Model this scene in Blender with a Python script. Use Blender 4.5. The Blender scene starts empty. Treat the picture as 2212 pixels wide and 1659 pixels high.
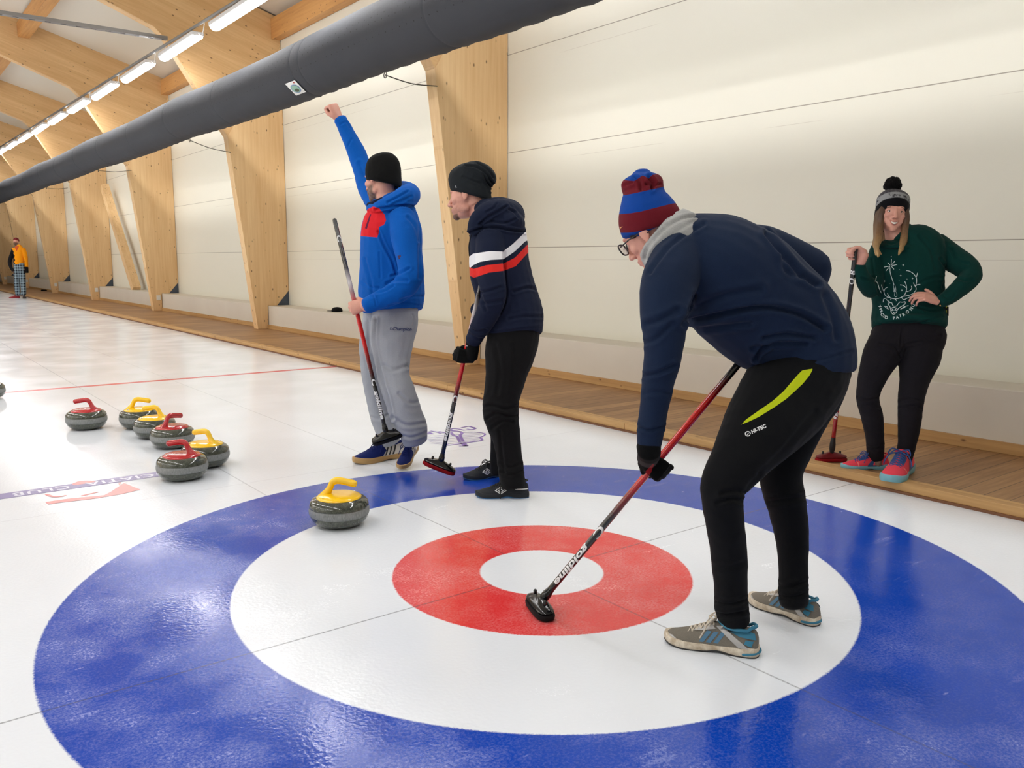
import bpy, bmesh, math, random
import numpy as np
from mathutils import Vector, Matrix, noise
from mathutils.bvhtree import BVHTree

# ---------------------------------------------------------------- camera
W_PX, H_PX = 2212, 1659
FPX = 1830.95
CAM = np.array([-2.1366, -2.5805, 1.2654])
YAW, PITCH, ROLL = 0.6544, 0.1443, 0.0035
Fv = np.array([math.sin(YAW)*math.cos(PITCH), math.cos(YAW)*math.cos(PITCH), -math.sin(PITCH)])
R0 = np.array([math.cos(YAW), -math.sin(YAW), 0.0]); U0 = np.cross(R0, Fv)
Rv = R0*math.cos(ROLL)+U0*math.sin(ROLL); Uv = -R0*math.sin(ROLL)+U0*math.cos(ROLL)

def P(u, v, d):
    """world point seen at photo pixel (u, v) at a distance d in front of the camera"""
    return CAM + d*((u-W_PX/2)/FPX*Rv - (v-H_PX/2)/FPX*Uv + Fv)

def G(u, v, z=0.0):
    """world point on the horizontal plane z under photo pixel (u, v)"""
    r = (u-W_PX/2)/FPX*Rv - (v-H_PX/2)/FPX*Uv + Fv
    return CAM + r*((z-CAM[2])/r[2])

def PIX(X):
    X = np.asarray(X, float)-CAM; z = X@Fv
    return W_PX/2+FPX*(X@Rv)/z, H_PX/2-FPX*(X@Uv)/z, z

scene = bpy.context.scene
cd = bpy.data.cameras.new('camera'); cam = bpy.data.objects.new('camera', cd); scene.collection.objects.link(cam)
cd.sensor_width = 36; cd.lens = FPX/W_PX*36; cd.clip_start = .05; cd.clip_end = 200
M = Matrix.Identity(4)
for i in range(3):
    M[i][0], M[i][1], M[i][2], M[i][3] = Rv[i], Uv[i], -Fv[i], CAM[i]
cam.matrix_world = M
scene.camera = cam

# ---------------------------------------------------------------- world, exposure
wd = bpy.data.worlds.new('world'); scene.world = wd; wd.use_nodes = True
wd.node_tree.nodes['Background'].inputs[0].default_value = (1, .95, .88, 1)
wd.node_tree.nodes['Background'].inputs[1].default_value = .25
scene.view_settings.view_transform = 'Standard'; scene.view_settings.look = 'None'
scene.view_settings.gamma = 1; scene.view_settings.exposure = 0.0; scene.view_settings.use_curve_mapping = False
LAMP_POWER = 39.0          # emission strength of every fluorescent diffuser
scene.cycles.max_bounces = 5; scene.cycles.diffuse_bounces = 4; scene.cycles.glossy_bounces = 3
scene.cycles.transmission_bounces = 4; scene.cycles.caustics_reflective = False; scene.cycles.caustics_refractive = False
scene.cycles.use_denoising = True; scene.cycles.use_adaptive_sampling = True; scene.cycles.adaptive_threshold = .04

# ---------------------------------------------------------------- helpers: objects
COL = scene.collection
def obj_of(name, me, parent=None):
    o = bpy.data.objects.new(name, me); COL.objects.link(o)
    if parent is not None:
        o.parent = parent; o.matrix_parent_inverse = Matrix.Identity(4)
        if parent.get('_org') is not None: pass
    return o
def tag(o, label=None, cat=None, group=None, kind=None):
    if label: o['label'] = label
    if cat: o['category'] = cat
    if group: o['group'] = group
    if kind: o['kind'] = kind
    return o
def empty(name, loc=(0, 0, 0), rz=0.0):
    o = bpy.data.objects.new(name, None); COL.objects.link(o); o.location = [float(c) for c in loc]; o.rotation_euler.z = rz
    o.empty_display_size = .1
    return o
def copy_tree(o, parent=None):
    c = o.copy(); COL.objects.link(c)
    if parent is not None: c.parent = parent
    for ch in list(o.children): copy_tree(ch, c)
    return c

class MB:
    """collects shapes into one mesh"""
    def __init__(s): s.v = []; s.f = []; s.mi = []
    def add(s, v, f, m=0):
        o = len(s.v); s.v += [tuple(map(float, p)) for p in v]; s.f += [tuple(i+o for i in q) for q in f]; s.mi += [m]*len(f); return s
    def box(s, lo, hi, m=0):
        x0, y0, z0 = lo; x1, y1, z1 = hi
        return s.add([(x0,y0,z0),(x1,y0,z0),(x1,y1,z0),(x0,y1,z0),(x0,y0,z1),(x1,y0,z1),(x1,y1,z1),(x0,y1,z1)],
                     [(0,3,2,1),(4,5,6,7),(0,1,5,4),(1,2,6,5),(2,3,7,6),(3,0,4,7)], m)
    def prism(s, poly, fn, t0, t1, m=0):
        """polygon in a plane, extruded between t0 and t1; fn(a, b, t) -> xyz"""
        n = len(poly)
        v = [fn(a, b, t0) for a, b in poly]+[fn(a, b, t1) for a, b in poly]
        f = [tuple(range(n))[::-1], tuple(range(n, 2*n))]+[(i, (i+1) % n, n+(i+1) % n, n+i) for i in range(n)]
        return s.add(v, f, m)
    def loft(s, rings, cap=True, m=0):
        k = len(rings[0]); v = [p for r in rings for p in r]; f = []
        for i in range(len(rings)-1):
            for j in range(k):
                f.append((i*k+j, i*k+(j+1) % k, (i+1)*k+(j+1) % k, (i+1)*k+j))
        if cap:
            f.append(tuple(range(k))[::-1]); f.append(tuple((len(rings)-1)*k+j for j in range(k)))
        return s.add(v, f, m)
    def lathe(s, prof, n=48, axis=(0, 0, 1), org=(0, 0, 0), m=0, cap=True):
        ax = np.array(axis, float); ax /= np.linalg.norm(ax)
        t = np.array([1, 0, 0]) if abs(ax[0]) < .9 else np.array([0, 1, 0])
        e1 = np.cross(ax, t); e1 /= np.linalg.norm(e1); e2 = np.cross(ax, e1)
        org = np.array(org, float)
        rings = [[org+ax*z+r*(math.cos(a)*e1+math.sin(a)*e2) for a in [2*math.pi*j/n for j in range(n)]] for r, z in prof]
        return s.loft(rings, cap, m)
    def tube(s, pts, r, n=10, m=0, squash=None, up=None):
        """tube with round ends along points; r a number or one per point"""
        pts = [np.array(p, float) for p in pts]
        rs = [r]*len(pts) if np.isscalar(r) else list(r)
        rings = []; prev = None
        for i, p in enumerate(pts):
            t = pts[min(i+1, len(pts)-1)]-pts[max(i-1, 0)]; t = t/(np.linalg.norm(t)+1e-9)
            if prev is None:
                a = np.array(up if up is not None else ((0, 0, 1) if abs(t[2]) < .9 else (1, 0, 0)), float)
                e1 = np.cross(t, a); e1 /= np.linalg.norm(e1)
            else:
                e1 = prev-t*(prev@t); e1 /= np.linalg.norm(e1)
            prev = e1; e2 = np.cross(t, e1); q = 1 if squash is None else squash
            rings.append([p+rs[i]*(math.cos(2*math.pi*j/n)*e1+q*math.sin(2*math.pi*j/n)*e2) for j in range(n)])
        # rounded ends
        def endcap(p, t, ring, sgn):
            out = []
            c = np.array(p)
            for a in (35, 65):
                out.append([c+(np.array(q)-c)*math.cos(math.radians(a))+sgn*t*np.linalg.norm(np.array(ring[0])-c)*math.sin(math.radians(a)) for q in ring])
            return out
        t0 = pts[1]-pts[0]; t0 /= np.linalg.norm(t0); t1 = pts[-1]-pts[-2]; t1 /= np.linalg.norm(t1)
        rings = endcap(pts[0], t0, rings[0], -1)[::-1]+rings+endcap(pts[-1], t1, rings[-1], 1)
        return s.loft(rings, True, m)
    def ball(s, c, rad, axes=None, n=16, m=0):
        """ellipsoid"""
        c = np.array(c, float); rad = np.array([rad]*3 if np.isscalar(rad) else rad, float)
        A = np.eye(3) if axes is None else np.array(axes, float)
        rings = []
        for i in range(1, n//2+1):
            th = math.pi*i/(n//2+1)
            rings.append([c+A.T@(rad*np.array([math.sin(th)*math.cos(2*math.pi*j/n), math.sin(th)*math.sin(2*math.pi*j/n), math.cos(th)])) for j in range(n)])
        rings = rings[::-1]
        return s.loft(rings, True, m)
    def mesh(s, name='m'):
        me = bpy.data.meshes.new(name); me.from_pydata(s.v, [], s.f); me.polygons.foreach_set('material_index', s.mi); me.update(); return me
    def build(s, name, mats, parent=None, smooth=True, bevel=0, fix=True, sharp=40, seg=2):
        me = s.mesh(name)
        bm = bmesh.new(); bm.from_mesh(me)
        if fix: bmesh.ops.recalc_face_normals(bm, faces=bm.faces)
        bm.to_mesh(me); bm.free()
        for mm in (mats if isinstance(mats, (list, tuple)) else [mats]): me.materials.append(mm)
        if smooth:
            me.polygons.foreach_set('use_smooth', [True]*len(me.polygons))
            me.set_sharp_from_angle(angle=math.radians(sharp))
        o = obj_of(name, me, parent)
        if bevel:
            b = o.modifiers.new('bevel', 'BEVEL'); b.width = bevel; b.segments = seg; b.limit_method = 'ANGLE'; b.angle_limit = math.radians(35)
        return o

# ---------------------------------------------------------------- helpers: materials
def srgb(r, g, b):
    f = lambda c: (c/255/12.92 if c/255 <= .04045 else ((c/255+.055)/1.055)**2.4)
    return (f(r), f(g), f(b), 1)
class NT:
    def __init__(s, name, rough=.5, color=(.5, .5, .5, 1), **kw):
        s.m = bpy.data.materials.new(name); s.m.use_nodes = True; s.t = s.m.node_tree; s.b = s.t.nodes['Principled BSDF']
        s.b.inputs['Roughness'].default_value = rough; s.b.inputs['Base Color'].default_value = color
        for k, v in kw.items(): s.b.inputs[k.replace('_', ' ')].default_value = v
        s.m.diffuse_color = color
    def n(s, typ, **kw):
        nd = s.t.nodes.new(typ)
        for k, v in kw.items(): setattr(nd, k, v)
        return nd
    def l(s, a, b): s.t.links.new(a, b)
    def setin(s, nd, i, v):
        if hasattr(v, 'is_output') or isinstance(v, bpy.types.NodeSocket): s.l(v, nd.inputs[i])
        else: nd.inputs[i].default_value = v
    def math(s, op, a, b=0.0, c=None, clamp=False):
        nd = s.n('ShaderNodeMath', operation=op, use_clamp=clamp); s.setin(nd, 0, a)
        if b is not None: s.setin(nd, 1, b)
        if c is not None: s.setin(nd, 2, c)
        return nd.outputs[0]
    def mix(s, f, a, b, blend='MIX'):
        nd = s.n('ShaderNodeMix', data_type='RGBA', blend_type=blend); s.setin(nd, 0, f); s.setin(nd, 6, a); s.setin(nd, 7, b); return nd.outputs[2]
    def coord(s, kind='Object'):
        return s.n('ShaderNodeTexCoord').outputs[kind]
    def mapping(s, vec, scale=(1, 1, 1), rot=(0, 0, 0), loc=(0, 0, 0)):
        nd = s.n('ShaderNodeMapping'); s.l(vec, nd.inputs[0]); nd.inputs['Scale'].default_value = scale; nd.inputs['Rotation'].default_value = rot; nd.inputs['Location'].default_value = loc; return nd.outputs[0]
    def noise(s, vec, scale=5, detail=3, rough=.5, out=0):
        nd = s.n('ShaderNodeTexNoise'); s.l(vec, nd.inputs['Vector']); nd.inputs['Scale'].default_value = scale; nd.inputs['Detail'].default_value = detail; nd.inputs['Roughness'].default_value = rough; return nd.outputs[out]
    def voro(s, vec, scale=5, feature='F1', out='Distance', rnd=1.0):
        nd = s.n('ShaderNodeTexVoronoi', feature=feature); s.l(vec, nd.inputs['Vector']); nd.inputs['Scale'].default_value = scale; nd.inputs['Randomness'].default_value = rnd; return nd.outputs[out]
    def ramp(s, fac, stops, interp='LINEAR'):
        nd = s.n('ShaderNodeValToRGB'); s.l(fac, nd.inputs[0]); cr = nd.color_ramp; cr.interpolation = interp
        cr.elements[0].position = stops[0][0]; cr.elements[0].color = stops[0][1]
        cr.elements[1].position = stops[-1][0]; cr.elements[1].color = stops[-1][1]
        for p_, c_ in stops[1:-1]:
            e = cr.elements.new(p_); e.color = c_
        return nd.outputs[0]
    def rng(s, v, a, b, c=0.0, d=1.0, smooth=False):
        nd = s.n('ShaderNodeMapRange'); s.setin(nd, 0, v)
        if smooth: nd.interpolation_type = 'SMOOTHSTEP'
        for i, q in zip((1, 2, 3, 4), (a, b, c, d)): nd.inputs[i].default_value = q
        return nd.outputs[0]
    def sep(s, v):
        nd = s.n('ShaderNodeSeparateXYZ'); s.l(v, nd.inputs[0]); return nd.outputs
    def attr(s, name):
        return s.n('ShaderNodeAttribute', attribute_name=name).outputs['Fac']
    def bump(s, h, strength=.3, dist=.01, normal=None):
        nd = s.n('ShaderNodeBump'); s.l(h, nd.inputs['Height']); nd.inputs['Strength'].default_value = strength; nd.inputs['Distance'].default_value = dist
        if normal is not None: s.l(normal, nd.inputs['Normal'])
        s.l(nd.outputs[0], s.b.inputs['Normal']); return nd.outputs[0]
    def base(s, c): s.setin(s.b, 'Base Color', c)
def plain(name, color, rough=.5, **kw): return NT(name, rough, color, **kw).m

def wood(name, rot=(0, 0, 0), lam=.14, light=srgb(214, 172, 120), dark=srgb(176, 128, 78), knots=True):
    """grain runs along local Z after the rotation; laminations stacked along X"""
    t = NT(name, .55)
    c = t.mapping(t.coord(), rot=rot)
    x, y, z = t.sep(c)
    lid = t.math('FLOOR', t.math('DIVIDE', x, lam))
    wn = t.n('ShaderNodeTexWhiteNoise', noise_dimensions='1D'); t.l(lid, wn.inputs['W'])
    off = t.n('ShaderNodeCombineXYZ'); t.l(x, off.inputs[0]); t.l(y, off.inputs[1]); t.l(t.math('ADD', z, t.math('MULTIPLY', wn.outputs[0], 7.0)), off.inputs[2])
    g = t.noise(t.mapping(off.outputs[0], scale=(28, 28, 1.3)), 1.0, 4, .6)
    g2 = t.noise(t.mapping(off.outputs[0], scale=(5, 5, .6)), 1.0, 2, .5)
    f = t.math('ADD', t.math('MULTIPLY', g, .55), t.math('ADD', t.math('MULTIPLY', g2, .5), t.math('MULTIPLY', wn.outputs[0], .16)))
    col = t.ramp(f, [(.3, dark), (.75, light)])
    seam = t.math('LESS_THAN', t.math('ABSOLUTE', t.math('SUBTRACT', t.math('FRACT', t.math('DIVIDE', x, lam)), .5)), .488)
    col = t.mix(seam, t.mix(.35, col, dark), col)
    if knots:
        v = t.n('ShaderNodeTexVoronoi', feature='F1'); t.l(t.mapping(off.outputs[0], scale=(11.5, 11.5, 6.0)), v.inputs['Vector']); v.inputs['Scale'].default_value = 1
        h = t.sep(v.outputs['Color'])[0]
        k = t.math('MULTIPLY', t.rng(v.outputs['Distance'], .05, .15, 1, 0), t.math('GREATER_THAN', h, .12))
        col = t.mix(t.math('MULTIPLY', k, .85), col, srgb(92, 52, 26))
    t.base(col)
    return t.m
# ================================================================ the hall
X_WALL, X_LEDGE, X_DECK, Z_DECK = 4.03, 3.63, 2.343, .05
X_MID = -5.0                                   # ridge of the roof; the hall is symmetrical about it
X_OPP = 2*X_MID-X_WALL
Y0, Y1 = -12.0, 58.0

# ---- ice
t = NT('ice', .16); c = t.coord(); x, y, z = t.sep(c)
fine0 = t.noise(c, 110, 2, .75)
wob = t.math('MULTIPLY', t.math('SUBTRACT', fine0, .5), .012)
r = t.math('ADD', t.math('SQRT', t.math('ADD', t.math('MULTIPLY', x, x), t.math('MULTIPLY', y, y))), wob)
lo = t.noise(c, 1.8, 2)
white = t.mix(lo, srgb(226, 231, 238), srgb(232, 236, 243))
blue = t.mix(lo, srgb(6, 60, 168), srgb(16, 70, 178))
red = t.mix(lo, srgb(214, 42, 46), srgb(222, 62, 62))
e = .0035
def inside(rad): return t.rng(r, rad-e, rad+e, 1, 0)
fr = t.noise(t.mapping(c, scale=(1, 1, 1)), 2.1, 4, .65)
fr2 = t.noise(t.mapping(c, scale=(1.2, 5.5, 1), rot=(0, 0, .5)), 1.7, 3, .6)
fine = fine0
# frost left by sweeping and sliding: heavier on the near left part of the outer ring
side = t.rng(t.math('ADD', t.math('MULTIPLY', x, -1.0), t.math('MULTIPLY', y, -.25)), -.9, 1.2, .16, 1.0)
frost = t.math('MULTIPLY', t.math('MULTIPLY', t.rng(fr, .45, .70), t.rng(fine, .28, .72)), side, clamp=True)
frost = t.math('ADD', frost, t.math('MULTIPLY', t.math('MULTIPLY', t.rng(fr2, .64, .76), t.rng(fine, .3, .6)), .55), clamp=True)
scr = t.voro(t.mapping(c, scale=(1.0, 3.2, 1), rot=(0, 0, .35)), 3.3)
frost = t.math('ADD', frost, t.math('MULTIPLY', t.rng(scr, .03, .06, .55, 0), t.rng(fine, .35, .6)), clamp=True)
frost = t.math('MULTIPLY', frost, inside(1.85))
fb = t.math('ADD', t.math('MULTIPLY', frost, .62), t.math('MULTIPLY', t.rng(fine, .45, .8), t.math('MULTIPLY', side, .16)))
blue = t.mix(fb, blue, srgb(176, 184, 232))
red = t.mix(t.math('ADD', t.math('MULTIPLY', t.math('MULTIPLY', t.rng(fr, .42, .66), t.rng(fine, .3, .7)), .6), t.math('MULTIPLY', t.rng(fine, .4, .8), .14)), red, srgb(238, 170, 170))
col = t.mix(inside(1.829), white, blue)
col = t.mix(inside(1.22), col, white)
col = t.mix(inside(.61), col, red)
col = t.mix(inside(.2537), col, white)
def line(coord, at, half, colr, a, soft=.002):
    global col
    d = t.math('ABSOLUTE', t.math('SUBTRACT', coord, at))
    col = t.mix(t.math('MULTIPLY', t.rng(d, half-soft, half+soft, 1, 0), a), col, colr)
grain = t.rng(fine, .3, .6, .35, 1.0)
notb = t.math('SUBTRACT', 1.0, inside(.2537))
line(x, 0.0, .0035, srgb(70, 74, 84), t.math('MULTIPLY', t.math('MULTIPLY', t.math('MULTIPLY', grain, .6), notb), t.math('LESS_THAN', y, 1.83)))
line(y, 0.0, .0035, srgb(70, 74, 84), t.math('MULTIPLY', t.math('MULTIPLY', grain, .75), notb))
line(y, 6.73, .05, srgb(206, 66, 80), .9, .008)
line(x, .42, .004, srgb(120, 124, 140), t.math('MULTIPLY', t.math('GREATER_THAN', y, 1.78), .28))
line(x, -.475, .004, srgb(120, 124, 140), t.math('MULTIPLY', t.math('GREATER_THAN', y, 1.76), .36))
line(y, 2.09, .006, srgb(190, 190, 200), .25)
t.base(col)
hgt = t.noise(c, 75, 1, .4)
t.bump(hgt, .16, .003)
t.l(t.math('ADD', t.rng(lo, .3, .7, .10, .20), t.math('MULTIPLY', frost, .35)), t.b.inputs['Roughness'])
t.b.inputs['IOR'].default_value = 1.33
ICE = t.m
floor = tag(MB().add([(X_OPP, Y0, 0), (X_DECK, Y0, 0), (X_DECK, Y1, 0), (X_OPP, Y1, 0)], [(0, 1, 2, 3)]).build('floor', ICE, smooth=False), kind='structure')
tag(floor, 'white curling ice with a blue and red target house')

# marks frozen into the ice, each a thin painted sheet
def ice_sheet(name, mb, m): return mb.build(name, m, floor, smooth=False, fix=False)
NAVY_INK = plain('ice_ink_navy', srgb(138, 130, 176), .3); PURPLE_INK = plain('ice_ink_purple', srgb(128, 104, 186), .3)
RED_INK = plain('ice_ink_red', srgb(236, 150, 150), .3); WHITE_INK = plain('ice_ink_white', srgb(226, 226, 240), .3)

def text_mesh(body, size=.1, bold=0.0, shear=0.0, space=1.0):
    cu = bpy.data.curves.new('lettering', 'FONT'); cu.body = body; cu.size = size; cu.align_x = 'CENTER'; cu.align_y = 'CENTER'
    cu.offset = bold; cu.shear = shear; cu.space_character = space; cu.resolution_u = 3
    o = bpy.data.objects.new('lettering', cu); COL.objects.link(o)
    dg = bpy.context.evaluated_depsgraph_get(); me = bpy.data.meshes.new_from_object(o.evaluated_get(dg))
    bpy.data.objects.remove(o); bpy.data.curves.remove(cu)
    return [tuple(v.co) for v in me.vertices], [tuple(p.vertices) for p in me.polygons]
def stroke2d(pts, w):
    """flat ribbon along 2-D points"""
    v = []; f = []; pts = [np.array(p, float) for p in pts]
    for i, p in enumerate(pts):
        d = pts[min(i+1, len(pts)-1)]-pts[max(i-1, 0)]; d /= np.linalg.norm(d)+1e-9; n = np.array([-d[1], d[0]])*w/2
        v += [tuple(p+n)+(0,), tuple(p-n)+(0,)]
    for i in range(len(pts)-1): f.append((2*i, 2*i+1, 2*i+3, 2*i+2))
    return v, f
def smooth_line(pts, k=6):
    pts = [np.array(p, float) for p in pts]; out = []
    for i in range(len(pts)-1):
        p0 = pts[max(i-1, 0)]; p1 = pts[i]; p2 = pts[i+1]; p3 = pts[min(i+2, len(pts)-1)]
        for j in range(k):
            s = j/k; out.append(.5*((2*p1)+(-p0+p2)*s+(2*p0-5*p1+4*p2-p3)*s*s+(-p0+3*p1-3*p2+p3)*s**3))
    out.append(pts[-1]); return out

b = MB(); b.box((-3.4, 2.545, .0006), (-.55, 2.665, .0012)); ice_sheet('lettered_strip', b, NAVY_INK)
b = MB(); v, f = text_mesh('ASOCIATIA  CLUB  SPORTIV  CURLING  ROMANIA', .105, .002, space=1.15)
b.add([(-1.95-q[0], 2.605-q[1], .0018) for q in v], f); ice_sheet('strip_lettering', b, WHITE_INK)
# red animal emblem
b = MB()
def gpoly(pts, z=.0015): return [(G(u, v_)[0], G(u, v_)[1], z) for u, v_ in pts]
for pl in ([(98, 1085), (150, 1077), (225, 1070), (240, 1062), (268, 1044), (303, 1058), (262, 1068), (200, 1078), (130, 1086), (104, 1090)],
           [(155, 1046), (168, 1040), (190, 1038), (208, 1041), (190, 1044), (160, 1049)],
           [(255, 1044), (262, 1042), (258, 1050)]):
    b.add(gpoly(pl), [tuple(range(len(pl)))])
for ln in ([(100, 1068), (115, 1073), (130, 1073), (143, 1070)], [(175, 1072), (195, 1067), (212, 1063)]):
    q = smooth_line([(G(u, v_)[0], G(u, v_)[1]) for u, v_ in ln]); v, f = stroke2d(q, .02); b.add([(a[0], a[1], .0015) for a in v], f)
ice_sheet('red_emblem', b, RED_INK)
# purple club emblem: crossed stone and broom under the word CLUJ, upside down to us
b = MB()
def gl(ln, w):
    q = smooth_line([(G(u, v_)[0], G(u, v_)[1]) for u, v_ in ln]); v, f = stroke2d(q, w); b.add([(a[0], a[1], .0015) for a in v], f)
gl([(1022, 924), (1012, 921), (1002, 923), (996, 924)], .02); gl([(1027, 926), (1020, 928), (1008, 927)], .02); gl([(1022, 923), (1028, 926)], .02)
gl([(976, 926), (990, 927), (1003, 930)], .02); gl([(976, 926), (974, 929), (985, 931), (994, 933)], .02)
gl([(962, 929), (972, 931), (984, 932)], .02); gl([(948, 932), (960, 935), (970, 937)], .02); gl([(930, 931), (945, 934), (952, 937)], .02)
gl([(925, 933), (935, 938)], .02); gl([(918, 935), (928, 938)], .02)
gl([(994, 932), (998, 937), (994, 941), (1001, 954)], .022); gl([(975, 934), (979, 940), (987, 943), (993, 955)], .022)
gl([(996, 957), (1004, 964)], .02); gl([(1003, 956), (1008, 964)], .02); gl([(991, 964), (1012, 963)], .015)
for k in range(6):
    a = k/5
    gl([(920+a*10, 943+a*15), (965+a*3, 940+a*19), (1042-10*a, 935+a*16)], .006)
gl([(1000, 934), (1030, 934), (1047, 937), (1044, 942), (1036, 945)], .014); gl([(1036, 945), (1041, 951), (1020, 955), (970, 962), (966, 959)], .018)
ice_sheet('purple_emblem', b, PURPLE_INK)

# ---- side deck with its edge board
def rz(a): return (0, 0, a)
deckw = wood('deck_planks', rot=(0, math.pi/2, 0), lam=.5, light=srgb(160, 118, 74), dark=srgb(108, 72, 42), knots=False)
t = NT('deck_boards', .5); c = t.coord(); x, y, z = t.sep(c)
bid = t.math('FLOOR', t.math('DIVIDE', y, .13)); wn = t.n('ShaderNodeTexWhiteNoise', noise_dimensions='1D'); t.l(bid, wn.inputs['W'])
g = t.noise(t.mapping(c, scale=(2.2, 34, 1)), 1, 4, .6); g2 = t.noise(c, 1.6, 3)
f = t.math('ADD', t.math('MULTIPLY', g, .6), t.math('ADD', t.math('MULTIPLY', wn.outputs[0], .22), t.math('MULTIPLY', g2, .25)))
col = t.ramp(f, [(.3, srgb(134, 96, 62)), (.8, srgb(200, 156, 108))])
gap = t.math('GREATER_THAN', t.math('ABSOLUTE', t.math('SUBTRACT', t.math('FRACT', t.math('DIVIDE', y, .13)), .5)), .475)
col = t.mix(t.math('MULTIPLY', gap, .6), col, srgb(48, 30, 18)); t.base(col)
DECK = t.m
BOARD = wood('edge_board', rot=(math.pi/2, 0, 0), lam=.4, light=srgb(206, 164, 108), dark=srgb(160, 116, 66))
deck = tag(MB().box((X_DECK+.005, Y0, 0), (X_LEDGE, Y1, Z_DECK)).build('floor_deck', DECK, smooth=False), 'brown plank walkway beside the ice', kind='structure')
for i, (ya, yb) in enumerate([(Y0, -1.1), (-1.1, 1.87), (1.87, 4.3), (4.3, 9.1), (9.1, 14.0), (14.0, Y1)]):
    MB().box((X_DECK, ya+.003, .012), (X_DECK+.10, yb-.003, Z_DECK+(.012 if i % 2 else .008))).build('edge_board', BOARD, deck, smooth=False, bevel=.004)
MB().box((X_DECK-.012, Y0, .0), (X_DECK+.01, Y1, .014)).build('edge_seal', plain('seal_brown', srgb(120, 78, 50), .6), deck, smooth=False)

# ---- walls
t = NT('wall_panels', .42); c = t.coord(); x, y, z = t.sep(c)
col = t.mix(t.noise(t.mapping(c, scale=(1, .25, 1)), 1.2, 3), srgb(230, 227, 212), srgb(236, 233, 219))
g = t.math('FRACT', t.math('DIVIDE', t.math('SUBTRACT', z, .325-.55), 1.095)); d = t.math('ABSOLUTE', t.math('SUBTRACT', g, .5))
# joint at fraction .5 -> z = 1.42, 2.515, 3.61, 4.705
j = t.rng(d, .0022, .0045, 1, 0)
col = t.mix(t.math('MULTIPLY', j, .75), col, srgb(120, 108, 92))
d2 = t.math('ABSOLUTE', t.math('SUBTRACT', g, .375)); brk = t.rng(t.noise(t.mapping(c, scale=(1, .5, .1)), 1.0, 1), .45, .5)
col = t.mix(t.math('MULTIPLY', t.math('MULTIPLY', t.rng(d2, .0012, .0025, 1, 0), brk), .35), col, srgb(170, 156, 140))
t.base(col)
mic = t.noise(t.mapping(c, scale=(1, 3, 240)), 1, 2)
t.bump(t.math('ADD', t.math('MULTIPLY', mic, .12), t.math('MULTIPLY', j, -1.0)), .25, .004)
WALL = t.m
tag(MB().box((X_WALL, Y0, 0), (X_WALL+.12, Y1, 5.6)).build('wall_right', WALL, smooth=False), 'cream panelled side wall', kind='structure')
tag(MB().box((X_OPP-.12, Y0, 0), (X_OPP, Y1, 5.6)).build('wall_left', WALL, smooth=False), kind='structure')
tag(MB().box((X_OPP, Y1, 0), (X_WALL, Y1+.12, 8.4)).build('wall_back', WALL, smooth=False), kind='structure')
tag(MB().box((X_OPP, Y0-.12, 0), (X_WALL, Y0, 8.4)).build('wall_front', WALL, smooth=False), kind='structure')
def roof_top(x): return 5.39+.29*(min(X_WALL-x, x-X_OPP))
CEIL = plain('roof_sheet', srgb(222, 214, 200), .6)
cb = MB()
for a, b_ in ((X_WALL+.1, X_MID), (X_MID, X_OPP-.1)):
    cb.add([(a, Y0, roof_top(a)+.03), (b_, Y0, roof_top(b_)+.03), (b_, Y1, roof_top(b_)+.03), (a, Y1, roof_top(a)+.03),
            (a, Y0, roof_top(a)+.15), (b_, Y0, roof_top(b_)+.15), (b_, Y1, roof_top(b_)+.15), (a, Y1, roof_top(a)+.15)],
           [(0, 1, 2, 3), (7, 6, 5, 4), (0, 4, 5, 1), (2, 6, 7, 3), (1, 5, 6, 2), (3, 7, 4, 0)])
tag(cb.build('ceiling', CEIL, smooth=False), 'pale roof sheets between the rafters', kind='structure')

# ---- glulam frames, the concrete upstand between them
FRAME_Y = [-1.0, 5.55, 12.08, 18.75, 25.4, 32.0, 38.6, 45.2, 51.8]
COLW = wood('glulam_upright', lam=.045*4, light=srgb(242, 208, 158), dark=srgb(220, 176, 122))
RAFW = wood('glulam_sloping', rot=(0, math.radians(90-18), 0), lam=.18, light=srgb(234, 196, 144), dark=srgb(206, 160, 106))
STEEL = plain('bracket_steel', srgb(74, 84, 100), .45, Metallic=.3)
WHITEP = plain('white_plastic', srgb(232, 230, 224), .4)
TH = .20
def half_frame(sgn, dz):
    X = lambda x: x if sgn > 0 else 2*X_MID-x
    colp = [(3.43, Z_DECK), (3.625, Z_DECK), (3.63, .46), (3.80, .46), (4.025, .72), (4.025, 5.38+dz), (3.5, 4.4+dz), (3.06, 3.07+dz*.4)]
    colp = [(3.43, Z_DECK), (3.625, Z_DECK), (3.63, .46), (3.80, .46), (4.025, .72), (4.025, 4.95+dz), (3.03, 3.33+dz*.7)]
    rafp = [(3.03, 3.33+dz*.7), (4.025, 4.95+dz), (4.025, roof_top(4.025)+dz), (X_MID, roof_top(X_MID)), (X_MID, 7.42), (.64, 5.42+dz), (1.93, 4.92+dz), (2.10, 4.76+dz)]
    return [(X(a), b_) for a, b_ in colp], [(X(a), b_) for a, b_ in rafp], [(X(a), b_) for a, b_ in ((3.80, .462), (4.025, .462), (4.025, .715))]
ords = ['nearest the camera, outside the frame', 'behind the man in the striped hoodie, nearest of the row', 'second along the wall, beside the dark cap on the ledge', 'third along the wall', 'fourth along the wall, beside the diagonal brace',
        'fifth along the wall, behind the man in orange', 'sixth along the wall', 'seventh along the wall', 'last at the far end of the wall']
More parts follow.
